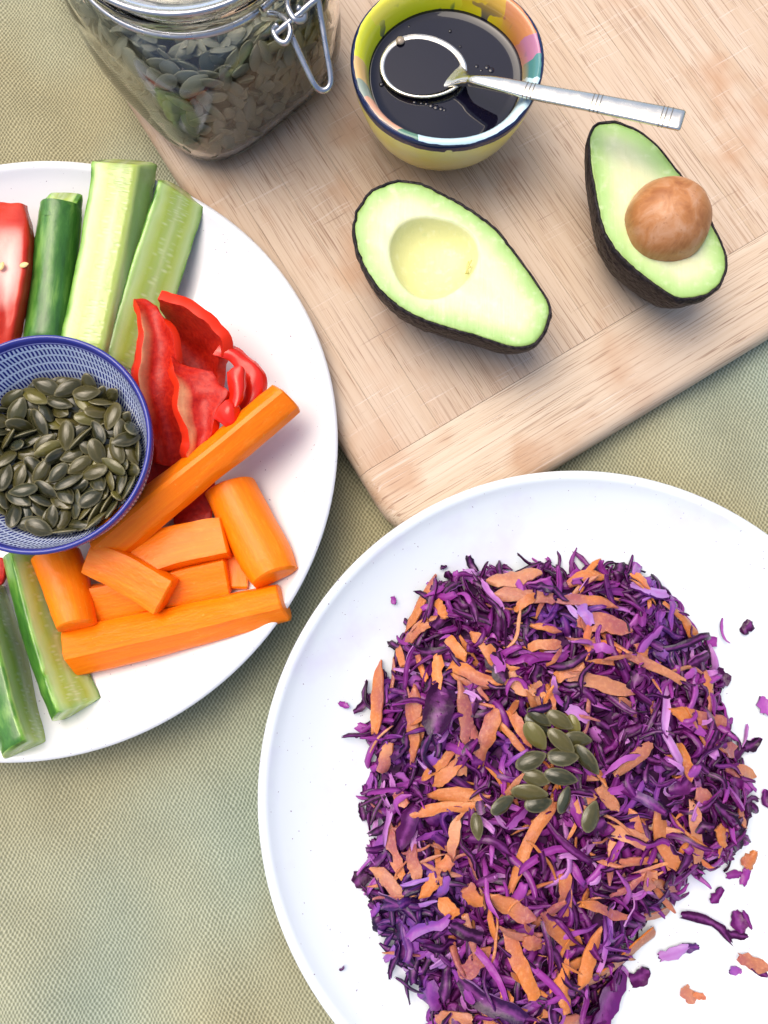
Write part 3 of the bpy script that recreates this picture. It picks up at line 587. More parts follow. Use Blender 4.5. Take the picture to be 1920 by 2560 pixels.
tag(patch('pepper_slice', P4, .0042, PM, pith4, 4, rag=.001), 'torn red pepper piece with pale pith in the middle of the pepper pile', 'pepper slice', GP)
P5 = C5([zrow([(785, 680), (850, 645), (905, 640), (935, 690)], (.0435, .0455, .0455, .043)),
         zrow([(800, 770), (850, 745), (910, 755), (940, 790)], (.0425, .0455, .0452, .042)),
         zrow([(815, 860), (855, 850), (900, 850), (915, 870)], (.0425, .0448, .0445, .042)),
         zrow([(790, 940), (830, 950), (862, 940), (885, 925)], (.042, .044, .044, .041))])
tag(patch('pepper_slice', P5, .0020, [PM[1], PM[0], PM[2]], None, 5), 'small glossy red pepper curl on top of the pepper pile', 'pepper slice', GP)
P6 = C5([zrow([(682, 1020), (730, 940), (790, 885), (860, 890)], (.0425, .0440, .0445, .042)),
         zrow([(730, 1045), (780, 990), (835, 945), (888, 950)], (.0425, .0455, .0455, .0415)),
         zrow([(800, 1100), (830, 1070), (862, 1045), (885, 1020)], (.041, .044, .044, .040))])
tag(patch('pepper_slice', P6, .0020, [PM[1], PM[0], PM[2]], None, 6), 'folded red pepper nub just above the longest carrot stick', 'pepper slice', GP)
P7 = C5([zrow([(180, 400), (120, 450)], (.030, .026)), zrow([(190, 560), (95, 590)], (.031, .026)), zrow([(200, 720), (75, 700)], (.030, .026)), zrow([(260, 900), (130, 860)], (.028, .024))])
tag(patch('pepper_slice', P7, .004, PM, None, 7), 'red pepper edge peeking out between long strip and pale cucumber', 'pepper slice', GP)
P8 = C5([zrow([(300, 960), (400, 1060), (520, 1150)], (.020, .0185, .0185)), zrow([(270, 1180), (370, 1280), (480, 1360)], (.019, .0175, .0175)), zrow([(180, 1400), (280, 1470), (400, 1500)], (.018, .0165, .016)), zrow([(60, 1580), (160, 1640), (280, 1660)], (.017, .0155, .015))])
tag(patch('pepper_slice', P8, .0045, PM, None, 8), 'shaded red pepper piece between blue bowl and longest carrot stick', 'pepper slice', GP)
P9 = [[(425, 1230, .0135), (480, 1215, .014), (535, 1195, .0135)], [(430, 1290, .0135), (485, 1280, .014), (530, 1260, .0135)], [(440, 1345, .0135), (490, 1335, .014), (530, 1320, .0135)]]
tag(patch('pepper_slice', P9, .004, PM, None, 9), 'dark red pepper scrap showing in the gap under the longest carrot', 'pepper slice', GP)
P10 = [[(-60, 1395, .018), (-10, 1392, .019), (16, 1400, .018)], [(-60, 1430, .018), (-15, 1430, .019), (12, 1436, .018)], [(-60, 1470, .018), (-20, 1470, .018), (2, 1462, .017)]]
tag(patch('pepper_slice', P10, .004, PM, None, 10), 'scrap of red pepper at the left edge below the blue bowl', 'pepper slice', GP)
def c3(X, Y): return X/2.9625, 360+Y/2.9625
T = [[(*c3(x, y), z) for x, y, z in r] for r in [
    [(-260, 440, .026), (-100, 430, .030), (60, 440, .034), (160, 448, .034), (202, 456, .031)],
    [(-300, 600, .030), (-120, 590, .038), (80, 600, .040), (200, 600, .038), (240, 605, .032)],
    [(-320, 850, .030), (-120, 850, .040), (60, 850, .0395), (190, 830, .0405), (266, 790, .032)],
    [(-300, 1100, .030), (-100, 1100, .040), (50, 1100, .0388), (160, 1060, .0395), (248, 1010, .031)],
    [(-280, 1350, .028), (-100, 1350, .038), (40, 1340, .037), (120, 1300, .037), (196, 1260, .030)],
    [(-250, 1540, .024), (-100, 1540, .032), (20, 1530, .033), (90, 1510, .032), (142, 1480, .028)]]]
def pitht(a, b): return max(0, 1-((a-.45)/.26)**2)*max(0, 1-((b-.50)/.20)**2)**.7
o = patch('tomato_wedge', T, .0065, [MAT['tomflesh'], MAT['tomskin'], MAT['tomskin']], pitht, 21, rag=.0005)
o.modifiers['edge'].width = .002; tag(o, 'red tomato wedge with pinkish core at the left edge', 'tomato')
o2 = seed_mesh(.004, .0026, .001); o2.materials.clear()
k = NB('tomato_pip', .3); k.base((.75, .55, .22)); o2.materials.append(k.m)
for X, Y, a in ((178, 895, 20), (10, 905, 70)):
    s_ = obj('pip', o2, None, o); p_ = W(*c3(X, Y), .0412); s_.location = p_-o.location; s_.rotation_euler = (0, 0, R(a))
# ------------------------------------------------------------------ painted dressing bowl, dressing, spoon
DBC = Vector((.0211, .2530, BZ+.0002))
dp = smoothprof([(0, .008), (.018, .010), (.028, .018), (.0335, .030), (.0352, .037), (.0366, .0412), (.0385, .0442), (.0402, .0455), (.0418, .0452), (.0426, .0440), (.0424, .0410), (.0412, .033), (.0375, .020), (.031, .008), (.0255, .002), (.023, 0), (.019, 0), (.0175, .002), (0, .002)], 4)
def hand(r, z, a): return r*(1+.012*math.sin(2*a+1)+.006*math.sin(5*a)), z*(1+.008*math.sin(3*a+.4))
bm = lathe(dp, 128, hand); me = bpy.data.meshes.new('dressing_bowl'); bm.to_mesh(me); bm.free()
at = me.attributes.new('outside', 'FLOAT', 'POINT')
idx = []; cnt = 0
for kk, (r, z) in enumerate(dp): idx += [1.0 if kk >= 36 else 0.0]*(1 if r < 1e-6 else 128)
at.data.foreach_set('value', idx)
o = obj('dressing_bowl', me, MAT['majolica']); o.location = DBC
tag(o, 'hand painted yellow bowl with dark blue edge line on the board', 'bowl')
LZ = .0335
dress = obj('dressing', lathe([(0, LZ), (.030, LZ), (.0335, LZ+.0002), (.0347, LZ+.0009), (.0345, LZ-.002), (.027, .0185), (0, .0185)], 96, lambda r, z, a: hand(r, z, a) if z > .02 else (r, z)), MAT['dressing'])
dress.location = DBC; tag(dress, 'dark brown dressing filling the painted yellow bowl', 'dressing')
def c2(X, Y): return 840+X/1.8033, Y/1.8033
lz = DBC.z+LZ
bub = bmesh.new(); bmesh.ops.create_uvsphere(bub, u_segments=14, v_segments=7, radius=1); bme = bpy.data.meshes.new('bubble'); bub.to_mesh(bme); bub.free()
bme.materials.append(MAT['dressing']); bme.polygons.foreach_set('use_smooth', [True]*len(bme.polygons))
for X, Y, r in [(355, 460, .0011), (385, 465, .0008), (408, 468, .0010), (430, 478, .0013), (452, 486, .0014), (475, 492, .0012), (490, 497, .0009), (635, 300, .0010), (655, 318, .0008), (682, 305, .0013), (700, 318, .0015), (205, 380, .0011), (515, 140, .0008), (330, 120, .0007), (560, 210, .0007)]:
    b_ = bpy.data.objects.new('bubble', bme); col.objects.link(b_); b_.parent = dress; b_.location = W(*c2(X, Y), lz)-DBC; b_.scale = (r, r, r*.45)
# spoon
spoon = empty('spoon', W(1056, 161, lz)); sp0 = Vector(spoon.location)
A0, A1 = W(*c2(203, 262), lz+.002), W(*c2(588, 330), lz+.004)
ax = (A1-A0); la = ax.length/2; ax.normalize(); sy_ = Vector((0, 0, 1)).cross(ax).normalized(); sz_ = ax.cross(sy_)
cen = (A0+A1)/2; lb = .0156
def sp_half(x): return lb*math.sqrt(max(0, 1-x*x))*(1-.10*x)
bm = bmesh.new(); NS, NR = 48, 9
def bowlsurf(off, inv):
    rows = []
    for k_ in range(NR+1):
        f = 1-k_/NR; rw = []
        for i in range(NS):
            a = 2*PI*i/NS; x = math.cos(a)*f; y = math.sin(a)*f
            d = -.0068*(1-f**2.2)-off
            p_ = cen+ax*(x*(la+(.0004 if off else 0)))+sy_*(y*lb*(1-.10*math.cos(a)*f)*(1+(.03 if off else 0)))+sz_*d
            rw.append(bm.verts.new(p_-sp0))
            if k_ == NR: break
        rows.append(rw)
    for a, b in zip(rows, rows[1:]):
        for i in range(NS):
            j = (i+1) % NS
            if len(b) == 1: bm.faces.new((a[i], a[j], b[0]))
            else: bm.faces.new((a[i], a[j], b[j], b[i]))
    return rows[0]
r1 = bowlsurf(0, False); r2 = bowlsurf(.0011, True)
for i in range(NS): bm.faces.new((r1[i], r1[(i+1) % NS], r2[(i+1) % NS], r2[i]))
bmesh.ops.recalc_face_normals(bm, faces=bm.faces); obj('spoon_bowl', bm, MAT['spoon'], spoon)
# spoonful of dressing
bm = bmesh.new(); ring = []
for i in range(NS):
    a = 2*PI*i/NS; f = .90; p_ = cen-ax*la*.045+ax*(math.cos(a)*f*la)+sy_*(math.sin(a)*f*lb*(1-.10*math.cos(a)*f))-Vector((0, 0, .0012)); ring.append(bm.verts.new(p_-sp0))
c_ = bm.verts.new(cen-Vector((0, 0, .0012))-sp0)
for i in range(NS): bm.faces.new((c_, ring[i], ring[(i+1) % NS]))
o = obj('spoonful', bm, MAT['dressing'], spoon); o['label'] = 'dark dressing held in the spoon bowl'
b_ = bpy.data.objects.new('bubble', bme.copy()); col.objects.link(b_); b_.parent = spoon; b_.location = W(*c2(290, 183), lz+.002)-sp0; b_.scale = (.0021, .0021, .0012)
b_.data.materials.clear(); b_.data.materials.append(MAT['bubble'])
HP = [(*c2(520, 345), lz+.0014, 84, .0009), (*c2(552, 352), lz+.0034, 60, .0012), (*c2(582, 360), lz+.0056, 34, .0015), (*c2(604, 363), lz+.0072, 26, .0016), (*c2(632, 366), lz+.0090, 27, .0017), (*c2(700, 374), lz+.0112, 36, .0014), (*c2(790, 392), lz+.0132, 42, .0012), (*c2(880, 412), lz+.0150, 46, .0011), (*c2(1030, 440), lz+.0180, 49, .0011), (*c2(1180, 468), lz+.0205, 53, .0011), (*c2(1340, 500), lz+.0230, 56, .0011), (*c2(1480, 528), lz+.0250, 60, .0011), (*c2(1556, 544), lz+.0260, 60, .0011)]
PH = [W(a, b, c) for a, b, c, _, _ in HP]; Wd = [d*PXM(c)/2 for _, _, c, d, _ in HP]; Th = [e for *_, e in HP]
bm = bmesh.new(); rows = []; SUB = 6; M = (len(PH)-1)*SUB; ssec = [(1, 0), (.97, .55), (.82, .9), (.4, 1.15), (0, 1.2), (-.4, 1.15), (-.82, .9), (-.97, .55), (-1, 0), (-.9, -.8), (-.4, -1), (.4, -1), (.9, -.8)]
def hst(t):
    p_ = crom(PH, t); T_ = (crom(PH, min(t+.05, len(PH)-1))-crom(PH, max(t-.05, 0))).normalized(); s_ = T_.cross(Vector((0, 0, 1))).normalized()
    return p_, T_, s_, s_.cross(T_), float(np.interp(t, range(len(Wd)), Wd)), float(np.interp(t, range(len(Th)), Th))
for i in range(M+2):
    t = min(i/SUB, len(PH)-1); p_, T_, s_, u_, w_, h_ = hst(t)
    if i == M+1: p_ = p_+T_*.0008; w_ *= .9; h_ *= .55
    rows.append([bm.verts.new(p_+s_*w_*a+u_*h_*b-sp0) for a, b in ssec])
for a, b in zip(rows, rows[1:]):
    for i in range(len(ssec)): j = (i+1) % len(ssec); bm.faces.new((a[i], a[j], b[j], b[i]))
bm.faces.new(rows[0]); bm.faces.new(rows[-1]); bmesh.ops.recalc_face_normals(bm, faces=bm.faces)
hd = obj('handle', bm, MAT['spoon'], spoon); hd.data.set_sharp_from_angle(angle=R(60))
for X0 in (858, 874, 890, 1155, 1173, 1191, 1462, 1482, 1502):
    t = float(np.interp(c2(X0, 0)[0], [h_[0] for h_ in HP], range(len(HP)))); p_, T_, s_, u_, w_, h_ = hst(t)
    pts = [p_+s_*w_*a*1.005+u_*h_*(b+.02) for a, b in ssec[:9]]
    obj('engraved_line', tube([q_-sp0 for q_ in pts], .00022, 6, 2), MAT['groove'], hd)
tag(spoon, 'silver spoon resting on the dressing bowl, handle over the avocado', 'spoon')

# ------------------------------------------------------------------ avocado halves
def c7(X, Y): return 840+X/1.536, 280+Y/1.536
def avocado(outline, cav, cavr, depth, lab, pit=None, seed=0, cavdeep=.011):
    FZ = BZ+depth+.0004
    pts = [W(*c7(x, y), FZ) for x, y in outline]; C = W(*c7(*cav), FZ)
    Pc = pts+pts[:1]; L = []
    n_ = len(pts)
    for i in range(n_*10):
        t = i/10; k_ = int(t); f = t-k_
        q_ = [pts[(k_+d) % n_] for d in (-1, 0, 1, 2)]
        L.append(.5*((2*q_[1])+(q_[2]-q_[0])*f+(2*q_[0]-5*q_[1]+4*q_[2]-q_[3])*f*f+(3*q_[1]-q_[0]-3*q_[2]+q_[3])*f**3))
    ang = [math.atan2(p_.y-C.y, p_.x-C.x) for p_ in L]; rad = [(p_-C).to_2d().length for p_ in L]
    od = sorted(zip(ang, rad)); ar = [a for a, _ in od]; rr = [r for _, r in od]
    ar = [ar[-1]-2*PI]+ar+[ar[0]+2*PI]; rr = [rr[-1]]+rr+[rr[0]]
    N_ = 144; th = [-PI+2*PI*i/N_ for i in range(N_)]; Ro = [float(np.interp(t, ar, rr)) for t in th]
    # smooth + small irregularities of the rind
    Ro = [Ro[i]*(1+.013*noise.noise(Vector((math.cos(th[i])*9+seed, math.sin(th[i])*9, 0)))+.011*noise.noise(Vector((math.cos(th[i])*26+seed, math.sin(th[i])*30, 4)))) for i in range(N_)]
    OUT = np.array([(Ro[i]*math.cos(th[i]), Ro[i]*math.sin(th[i])) for i in range(N_)])
    cen_ = OUT.mean(0); root = empty('avocado_half', (C.x, C.y, BZ)); tag(root, lab, 'avocado', 'avocado halves on the board')
    H_ = FZ-BZ
    # flesh
    vs = []; ed = []; fs = []; SK = .0011
    INN = np.array([((Ro[i]-SK)*math.cos(th[i]), (Ro[i]-SK)*math.sin(th[i])) for i in range(N_)])
    rings = [(0, 0), (.012, .00), (.05, .0), (.12, 0), (.22, 0), (.35, 0), (.5, 0), (.68, 0), (.85, 0), (.95, 0), (1, -.0002)]
    caps = [(.97, -.0012), (.93, -.003), (.86, -.0052), (.76, -.0073), (.62, -.0091), (.45, -.0102), (.25, -.0108)]
    def cr(i):
        a = th[i]; return cavr(a)
    for f, dz in rings:
        for i in range(N_):
            c0 = np.array((cr(i)*math.cos(th[i]), cr(i)*math.sin(th[i]))); q_ = INN[i]*(1-f)+c0*f
            d = float(np.min(np.hypot(OUT[:, 0]-q_[0], OUT[:, 1]-q_[1])))
            bz = .00035*noise.noise(Vector((q_[0]*160, q_[1]*160, seed)))+.0005*math.sin(min(1, d/.012)*PI/2) if f > 0 else -.0004
            vs.append((q_[0], q_[1], H_+dz+bz)); ed.append(min(1, d/.024)*.78)
    for f, dz in caps:
        for i in range(N_):
            q_ = (cr(i)*f*math.cos(th[i]), cr(i)*f*math.sin(th[i])); vs.append((*q_, H_+dz*cavdeep/.011+.0004)); ed.append(.80+.2*min(1, -dz/.006))
    K = len(rings)+len(caps)
    for k_ in range(K-1):
        for i in range(N_): j = (i+1) % N_; fs.append((k_*N_+i, k_*N_+j, (k_+1)*N_+j, (k_+1)*N_+i))
    vs.append((0, 0, H_-.0108*cavdeep/.011)); ed.append(1)
    for i in range(N_): fs.append(((K-1)*N_+i, (K-1)*N_+(i+1) % N_, len(vs)-1))
    obj('flesh', mesh('flesh', vs, fs, {'edge': ed}), MAT['avoflesh'], root)
    # rind
    vs = []; fs = []; prof = [('in', -.0012), ('in', .0002), (1, .00035), (1.006, -.0008)]
    rows = []
    for s, dz in prof:
        for i in range(N_):
            q_ = INN[i] if s == 'in' else OUT[i]*s
            vs.append((q_[0], q_[1], H_+dz+.0002*noise.noise(Vector((q_[0]*700, q_[1]*700, 1)))))
        rows.append(1)
    D = 18
    for k_ in range(1, D+1):
        t = k_/D*PI/2*.985; s = math.cos(t)**.62*1.012; z = H_*(1-math.sin(t)**1.15)
        for i in range(N_):
            q_ = cen_+(OUT[i]-cen_)*s
            nv = Vector((q_[0]*260, q_[1]*260, z*260+seed)); b = .00055*(noise.noise(nv)+.6*noise.noise(nv*2.3))
            dv = OUT[i]-cen_; dv = dv/np.linalg.norm(dv)
            vs.append((q_[0]+dv[0]*b, q_[1]+dv[1]*b, max(0.0, z+b*.5)))
        rows.append(1)
    K = len(rows)
    for k_ in range(K-1):
        for i in range(N_): j = (i+1) % N_; fs.append((k_*N_+i, (k_+1)*N_+i, (k_+1)*N_+j, k_*N_+j))
    fs.append(tuple((K-1)*N_+i for i in range(N_))[::-1])
    obj('skin', mesh('skin', vs, fs), MAT['avoskin'], root)
    if pit:
        bm = bmesh.new(); bmesh.ops.create_uvsphere(bm, u_segments=48, v_segments=28, radius=1)
        for v in bm.verts:
            n0 = v.co.copy(); v.co = Vector((n0.x*pit[0], n0.y*pit[1], n0.z*pit[2]))*(1+.036*noise.noise(n0*1.8+Vector((seed, 0, 0)))+.008*noise.noise(n0*5))
        po = obj('pit', bm, MAT['pit'], root); po.location = (0, 0, H_+pit[3]); po.rotation_euler = (0, 0, R(-40)); po['label'] = 'round brown avocado pit'
    else:
        for a, l in ((75, .0065), (95, .0055), (60, .004)):
            s_ = obj('stringy_shred', tube([(0, 0, 0), (l*.5, .0004, .0004), (l, -.0003, .0002)], .00038, 6, 3), MAT['avostring'], root)
            p_ = W(*c7(500+a*.05, 585), FZ)-Vector((C.x, C.y, BZ)); s_.location = (p_.x+.0006*(a-75)/20, p_.y-.004, H_-.0012); s_.rotation_euler = (0, R(-8), R(a))
    return root
PXF = PXM(.05)
def cav1(a):
    # right end squared off, left end round
    rx = 172/1.536*PXF; ry = 152/1.536*PXF*1.1; a2 = a+R(14)
    r = 1/math.sqrt((math.cos(a2)/rx)**2+(math.sin(a2)/ry)**2)
    return r*(1-.05*math.cos(3*a+2.2))
avocado([(250, 262), (330, 275), (400, 308), (480, 350), (560, 403), (620, 452), (672, 516), (720, 580), (762, 640), (800, 700), (824, 752), (820, 812), (790, 872), (740, 906), (680, 905), (600, 882), (500, 852), (400, 825), (300, 788), (220, 738), (150, 668), (105, 598), (75, 520), (65, 440), (85, 368), (130, 308), (190, 273)], (372, 556), cav1, .034, 'avocado half with an empty yellow hollow, pit removed', None, 3, .0105)
def cav2(a): return .0180
avocado([(1050, 32), (1120, 50), (1180, 82), (1238, 132), (1284, 190), (1332, 250), (1380, 310), (1420, 372), (1452, 440), (1482, 502), (1502, 570), (1494, 632), (1460, 682), (1400, 716), (1320, 722), (1258, 692), (1190, 642), (1120, 588), (1062, 522), (1022, 450), (1001, 370), (986, 280), (972, 180), (970, 90), (1000, 46)], (1268, 425), cav2, .034, 'avocado half still holding its round brown pit', (.0185, .0190, .0178, .0012), 8, .017)

# ------------------------------------------------------------------ glass jar
JC = Vector((-.0900, .2830, BZ+.0002)); jar = empty('glass_jar', JC); JR = R(45)
def jsec(s, sq, a):
    c, s_ = abs(math.cos(a)), abs(math.sin(a)); n_ = 2+1.7*sq
    return s*(1+.045*sq)*(c**n_+s_**n_)**(-1/n_)
JO = [(0, .0, 1), (.030, .0, 1), (.0425, .0010, 1), (.0475, .0055, 1), (.0496, .013, 1), (.0504, .025, 1), (.0505, .040, 1), (.0505, .050, .95), (.0500, .058, .75), (.0490, .065, .45), (.0478, .070, .15), (.0470, .074, 0), (.0470, .0775, 0), (.0490, .0785, 0), (.0490, .0815, 0), (.0470, .0825, 0), (.0470, .0850, 0)]
JI = [(.0440, .0850, 0), (.0440, .072, .1), (.0462, .066, .4), (.0477, .058, .75), (.0483, .050, .95), (.0483, .030, 1), (.0470, .0125, 1), (.0430, .0058, 1), (.030, .0042, 1), (0, .0040, 1)]
def jarmesh(prof, n_=128, sub=3):
    P = [Vector(p_) for p_ in prof]; Q = [crom(P, i/sub) for i in range((len(P)-1)*sub+1)]; bm = bmesh.new(); rows = []
    for r, z, sq in Q:
        if r < 1e-5: rows.append([bm.verts.new((0, 0, z))]); continue
        L = []
        for i in range(n_):
            a = 2*PI*i/n_; rr = jsec(r, max(0, min(1, sq)), a); L.append(bm.verts.new((rr*math.cos(a+JR), rr*math.sin(a+JR), z)))
        rows.append(L)
    for a, b in zip(rows, rows[1:]):
        for i in range(n_):
            j = (i+1) % n_
            if len(a) == 1: bm.faces.new((a[0], b[i], b[j]))
            elif len(b) == 1: bm.faces.new((a[i], a[j], b[0]))
            else: bm.faces.new((a[i], a[j], b[j], b[i]))
    bmesh.ops.recalc_face_normals(bm, faces=bm.faces); return bm
bmj = jarmesh(JO+JI); obj('body', bmj, MAT['glass'], jar)
obj('lid', lathe(smoothprof([(0, .0885), (.036, .0880), (.041, .0862), (.0470, .0860), (.0488, .0872), (.0488, .0905), (.0470, .0922), (.0440, .0930), (.0425, .0960), (.040, .0975), (.030, .0968), (0, .0965)], 3), 96), MAT['glass'], jar)
k = NB('gasket', .6); k.base((.62, .60, .55)); 
obj('gasket', lathe([(.0432, .0851), (.0468, .0851), (.0472, .0855), (.0468, .0859), (.0432, .0859), (.0432, .0851)], 64), k.m, jar)
def ringpts(r, z, a0, a1, n_=24): return [(r*math.cos(R(a0+(a1-a0)*i/n_)), r*math.sin(R(a0+(a1-a0)*i/n_)), z) for i in range(n_+1)]
obj('neck_wire', tube(ringpts(.0486, .0760, -46, 312, 44), .00135, 10, 2), MAT['wire'], jar)
obj('lid_wire', tube(ringpts(.0502, .0895, -42, 316, 44), .00125, 10, 2), MAT['wire'], jar)
def c1(X, Y, z): return W(150+X/2.212, Y/2.212, z)-JC
obj('clasp_lever', tube([c1(1180, 195, .094), c1(1215, 165, .096), c1(1320, 80, .099), c1(1400, 10, .101), c1(1428, 15, .100), c1(1445, 110, .096), c1(1470, 260, .091), c1(1497, 430, .085), c1(1482, 488, .083), c1(1440, 498, .083), c1(1400, 455, .085), c1(1330, 310, .090), c1(1278, 195, .094)], .0013, 10, 5), MAT['wire'], jar)
obj('clasp_link', tube([c1(1150, 75, .0945), c1(1200, 80, .0955), c1(1250, 110, .097), c1(1275, 170, .097), c1(1250, 235, .0955), c1(1205, 220, .095), c1(1180, 170, .0955), c1(1205, 135, .0975)], .0012, 10, 5), MAT['wire'], jar)
obj('clasp_loop', tube([c1(1255, 0, .100), c1(1262, 50, .1005), c1(1300, 110, .100), c1(1345, 110, .0985), c1(1350, 70, .0985), c1(1310, 40, .101)], .0012, 10, 5), MAT['wire'], jar)
tag(jar, 'clear glass clip jar with wire clasp, part filled with pumpkin seeds', 'jar')
# seeds in the jar: a layer against the glass, more behind
rng = random.Random(21); fill = []; cnt = 0
for layer in range(3):
    for row in range(9):
        z = .0070+row*.0057
        for c_ in range(44):
            a = 2*PI*(c_+.5*(row % 2)+rng.uniform(-.3, .3))/44; zz = z+rng.uniform(-.002, .002)
            sq = 1 if zz < .05 else .8; r = jsec(.0474 if zz > .014 else .0446, sq, a-JR)-.0020-layer*.0050-rng.uniform(0, .0012)
            nrm = Vector((math.cos(a), math.sin(a), 0)); front = nrm.y < .45
            if layer and not front and layer > 1: continue
            p_ = JC+nrm*r+Vector((0, 0, zz))
            up_ = (nrm+Vector((rng.gauss(0, .30), rng.gauss(0, .30), rng.gauss(0, .30)))).normalized()
            mx = Matrix.Translation(p_) @ up_.to_track_quat('Z', 'Y').to_matrix().to_4x4() @ Matrix.Rotation(rng.uniform(0, 6.28), 4, 'Z') @ Matrix.Scale(rng.uniform(.9, 1.1), 4)
            if layer == 0 and nrm.y < .12 and cnt < 172: put_seed(mx, 'dark green pumpkin seed pressed against the glass inside the clip jar', 'pumpkin seeds in the glass jar', c_+row, DRY_BRIGHT); cnt += 1
            else: fill.append((DRY_BRIGHT[(c_+row) % 3], mx))
for i in range(300):
    a = rng.uniform(0, 6.28); r = .041*math.sqrt(rng.random()); z = .058+rng.uniform(-.004, .002)-r*.05
    fill.append((DRY_BRIGHT[i % 3], Matrix.Translation(JC+Vector((r*math.cos(a), r*math.sin(a), z))) @ Matrix.Rotation(rng.uniform(0, 6.28), 4, 'Z') @ Matrix.Rotation(rng.gauss(0, .45), 4, 'X') @ Matrix.Rotation(rng.gauss(0, .45), 4, 'Y')))
o = obj('pumpkin_seed_fill', join_instances('pumpkin_seed_fill', fill, [MAT['dry_bright_seed']])); tag(o, 'mass of pumpkin seeds in the middle of the clip jar', None, kind='stuff')

# ------------------------------------------------------------------ slaw heap
def dpx(x, y): return x*1.1573, y*1.1573
HO = [(1000, 1225), (1060, 1238), (1130, 1215), (1250, 1222), (1370, 1225), (1430, 1268), (1495, 1335), (1530, 1405), (1555, 1465), (1555, 1525), (1580, 1585), (1605, 1615), (1595, 1660), (1620, 1730), (1615, 1805), (1580, 1850), (1525, 1880), (1465, 1935), (1395, 1970), (1375, 2030), (1340, 2085), (1330, 2140), (1290, 2212), (1250, 2290), (1120, 2320), (990, 2280), (930, 2212), (900, 2140), (860, 2070), (825, 2010), (805, 1955), (790, 1890), (800, 1830), (812, 1790), (795, 1740), (800, 1660), (790, 1570), (810, 1490), (835, 1425), (875, 1370), (905, 1300), (945, 1255)]
HPOLY = np.array([W(*dpx(*p_), .010).to_2d()[:] for p_ in HO])
E0 = HPOLY; E1 = np.roll(HPOLY, -1, axis=0)
def sdist(x, y):
    """distance inside the heap outline (negative outside)"""
    d = E1-E0; v = np.array((x, y))-E0; t = np.clip((v*d).sum(1)/(d*d).sum(1), 0, 1); q_ = v-d*t[:, None]; dist = np.sqrt((q_**2).sum(1).min())
    c = ((E0[:, 1] > y) != (E1[:, 1] > y)) & (x < (E1[:, 0]-E0[:, 0])*(y-E0[:, 1])/(E1[:, 1]-E0[:, 1]+1e-12)+E0[:, 0])
    return dist if c.sum() % 2 else -dist
def heap(x, y):
    d = sdist(x, y); b = plate_z(x, y, RC)
    if d <= 0: return b, d
    v = Vector((x, y, 0))
    return b+.003+.025*(1-math.exp(-d/.019))+.0050*noise.noise(v*38)*min(1, d/.01)+.0035*noise.noise(v*95)*min(1, d/.006), d
def hnorm(x, y, e=.003):
    a = heap(x+e, y)[0]-heap(x-e, y)[0]; b = heap(x, y+e)[0]-heap(x, y-e)[0]; return Vector((-a/(2*e)*.8, -b/(2*e)*.8, 1)).normalized()
def ribbon(name, L, Wd_, T_, n_, rg, yaw=0, pitch=0, twist=0, taper=(.3, .3), rag=.25, cup=0.0, mat='cabbage', curlvar=1.0):
    """thin flat strip, five points across, bent, twisted, cupped and ragged"""
    vs = []; ed = []; fs = []; p_ = Vector((0, 0, 0)); ya = -yaw/2; pi_ = -pitch/2; tw = -twist/2; sg = L/n_; s0 = rg.uniform(0, 99); XS = (-1, -.5, 0, .5, 1); cab = mat == 'cabbage'
    for i in range(n_+1):
        t = i/n_; wv = curlvar*noise.noise(Vector((t*2.2, s0, 0)))
        a = ya+yaw*t+wv*.9*(1 if yaw else .3); b = pi_+pitch*t+wv*.7*(1 if pitch else .3); w_ = tw+twist*t
        T0 = Vector((math.cos(b)*math.cos(a), math.cos(b)*math.sin(a), math.sin(b))); sd = Vector((-math.sin(a), math.cos(a), 0)); up = T0.cross(sd)
        s2 = sd*math.cos(w_)+up*math.sin(w_); u2 = T0.cross(s2)
        e = min(1, taper[0]+t*4.5*(1-taper[0])) if t < .5 else min(1, taper[1]+(1-t)*4.5*(1-taper[1]))
        hl = Wd_/2*e*(1+rag*noise.noise(Vector((t*5, s0, 3)))+rag*.5*noise.noise(Vector((t*13, s0, 5)))); hr = Wd_/2*e*(1+rag*noise.noise(Vector((t*5, s0, 7)))+rag*.5*noise.noise(Vector((t*13, s0, 9))))
        for v in (T_/2, -T_/2):
            for x_ in XS:
                hw = hl if x_ < 0 else hr; sk = (rg.random()-.5)*sg*(.7 if i in (0, n_) else .1)
                vs.append(p_+s2*x_*hw+T0*sk+u2*(v*(1 if cab else 1-.25*x_**4)+cup*x_*x_*Wd_+(.16*Wd_*noise.noise(Vector((t*5+x_*1.2, s0, 11))) if cab else (.07*Wd_*noise.noise(Vector((t*6+x_*1.5, s0, 11))))))); ed.append(float(abs(x_)))
        p_ = p_+T0*sg
    for i in range(n_):
        a = i*10; b = a+10
        for j in range(4): fs += [(a+j, a+j+1, b+j+1, b+j), (a+5+j+1, a+5+j, b+5+j, b+5+j+1)]
        fs += [(a+5, a, b, b+5), (a+4, a+9, b+9, b+4)]
    z = n_*10
    for j in range(4): fs += [(j, j+5, j+6, j+1), (z+j, z+j+1, z+j+6, z+j+5)]
    c = sum(vs, Vector())/len(vs); vs = [v-c for v in vs]
    me = mesh(name, vs, fs, {'edge': ed}); me.materials.append(MAT[mat]); me.polygons.foreach_set('use_smooth', [True]*len(fs)); me.set_sharp_from_angle(angle=R(50 if cab else 55)); return me
rg = random.Random(11)
CAB = []
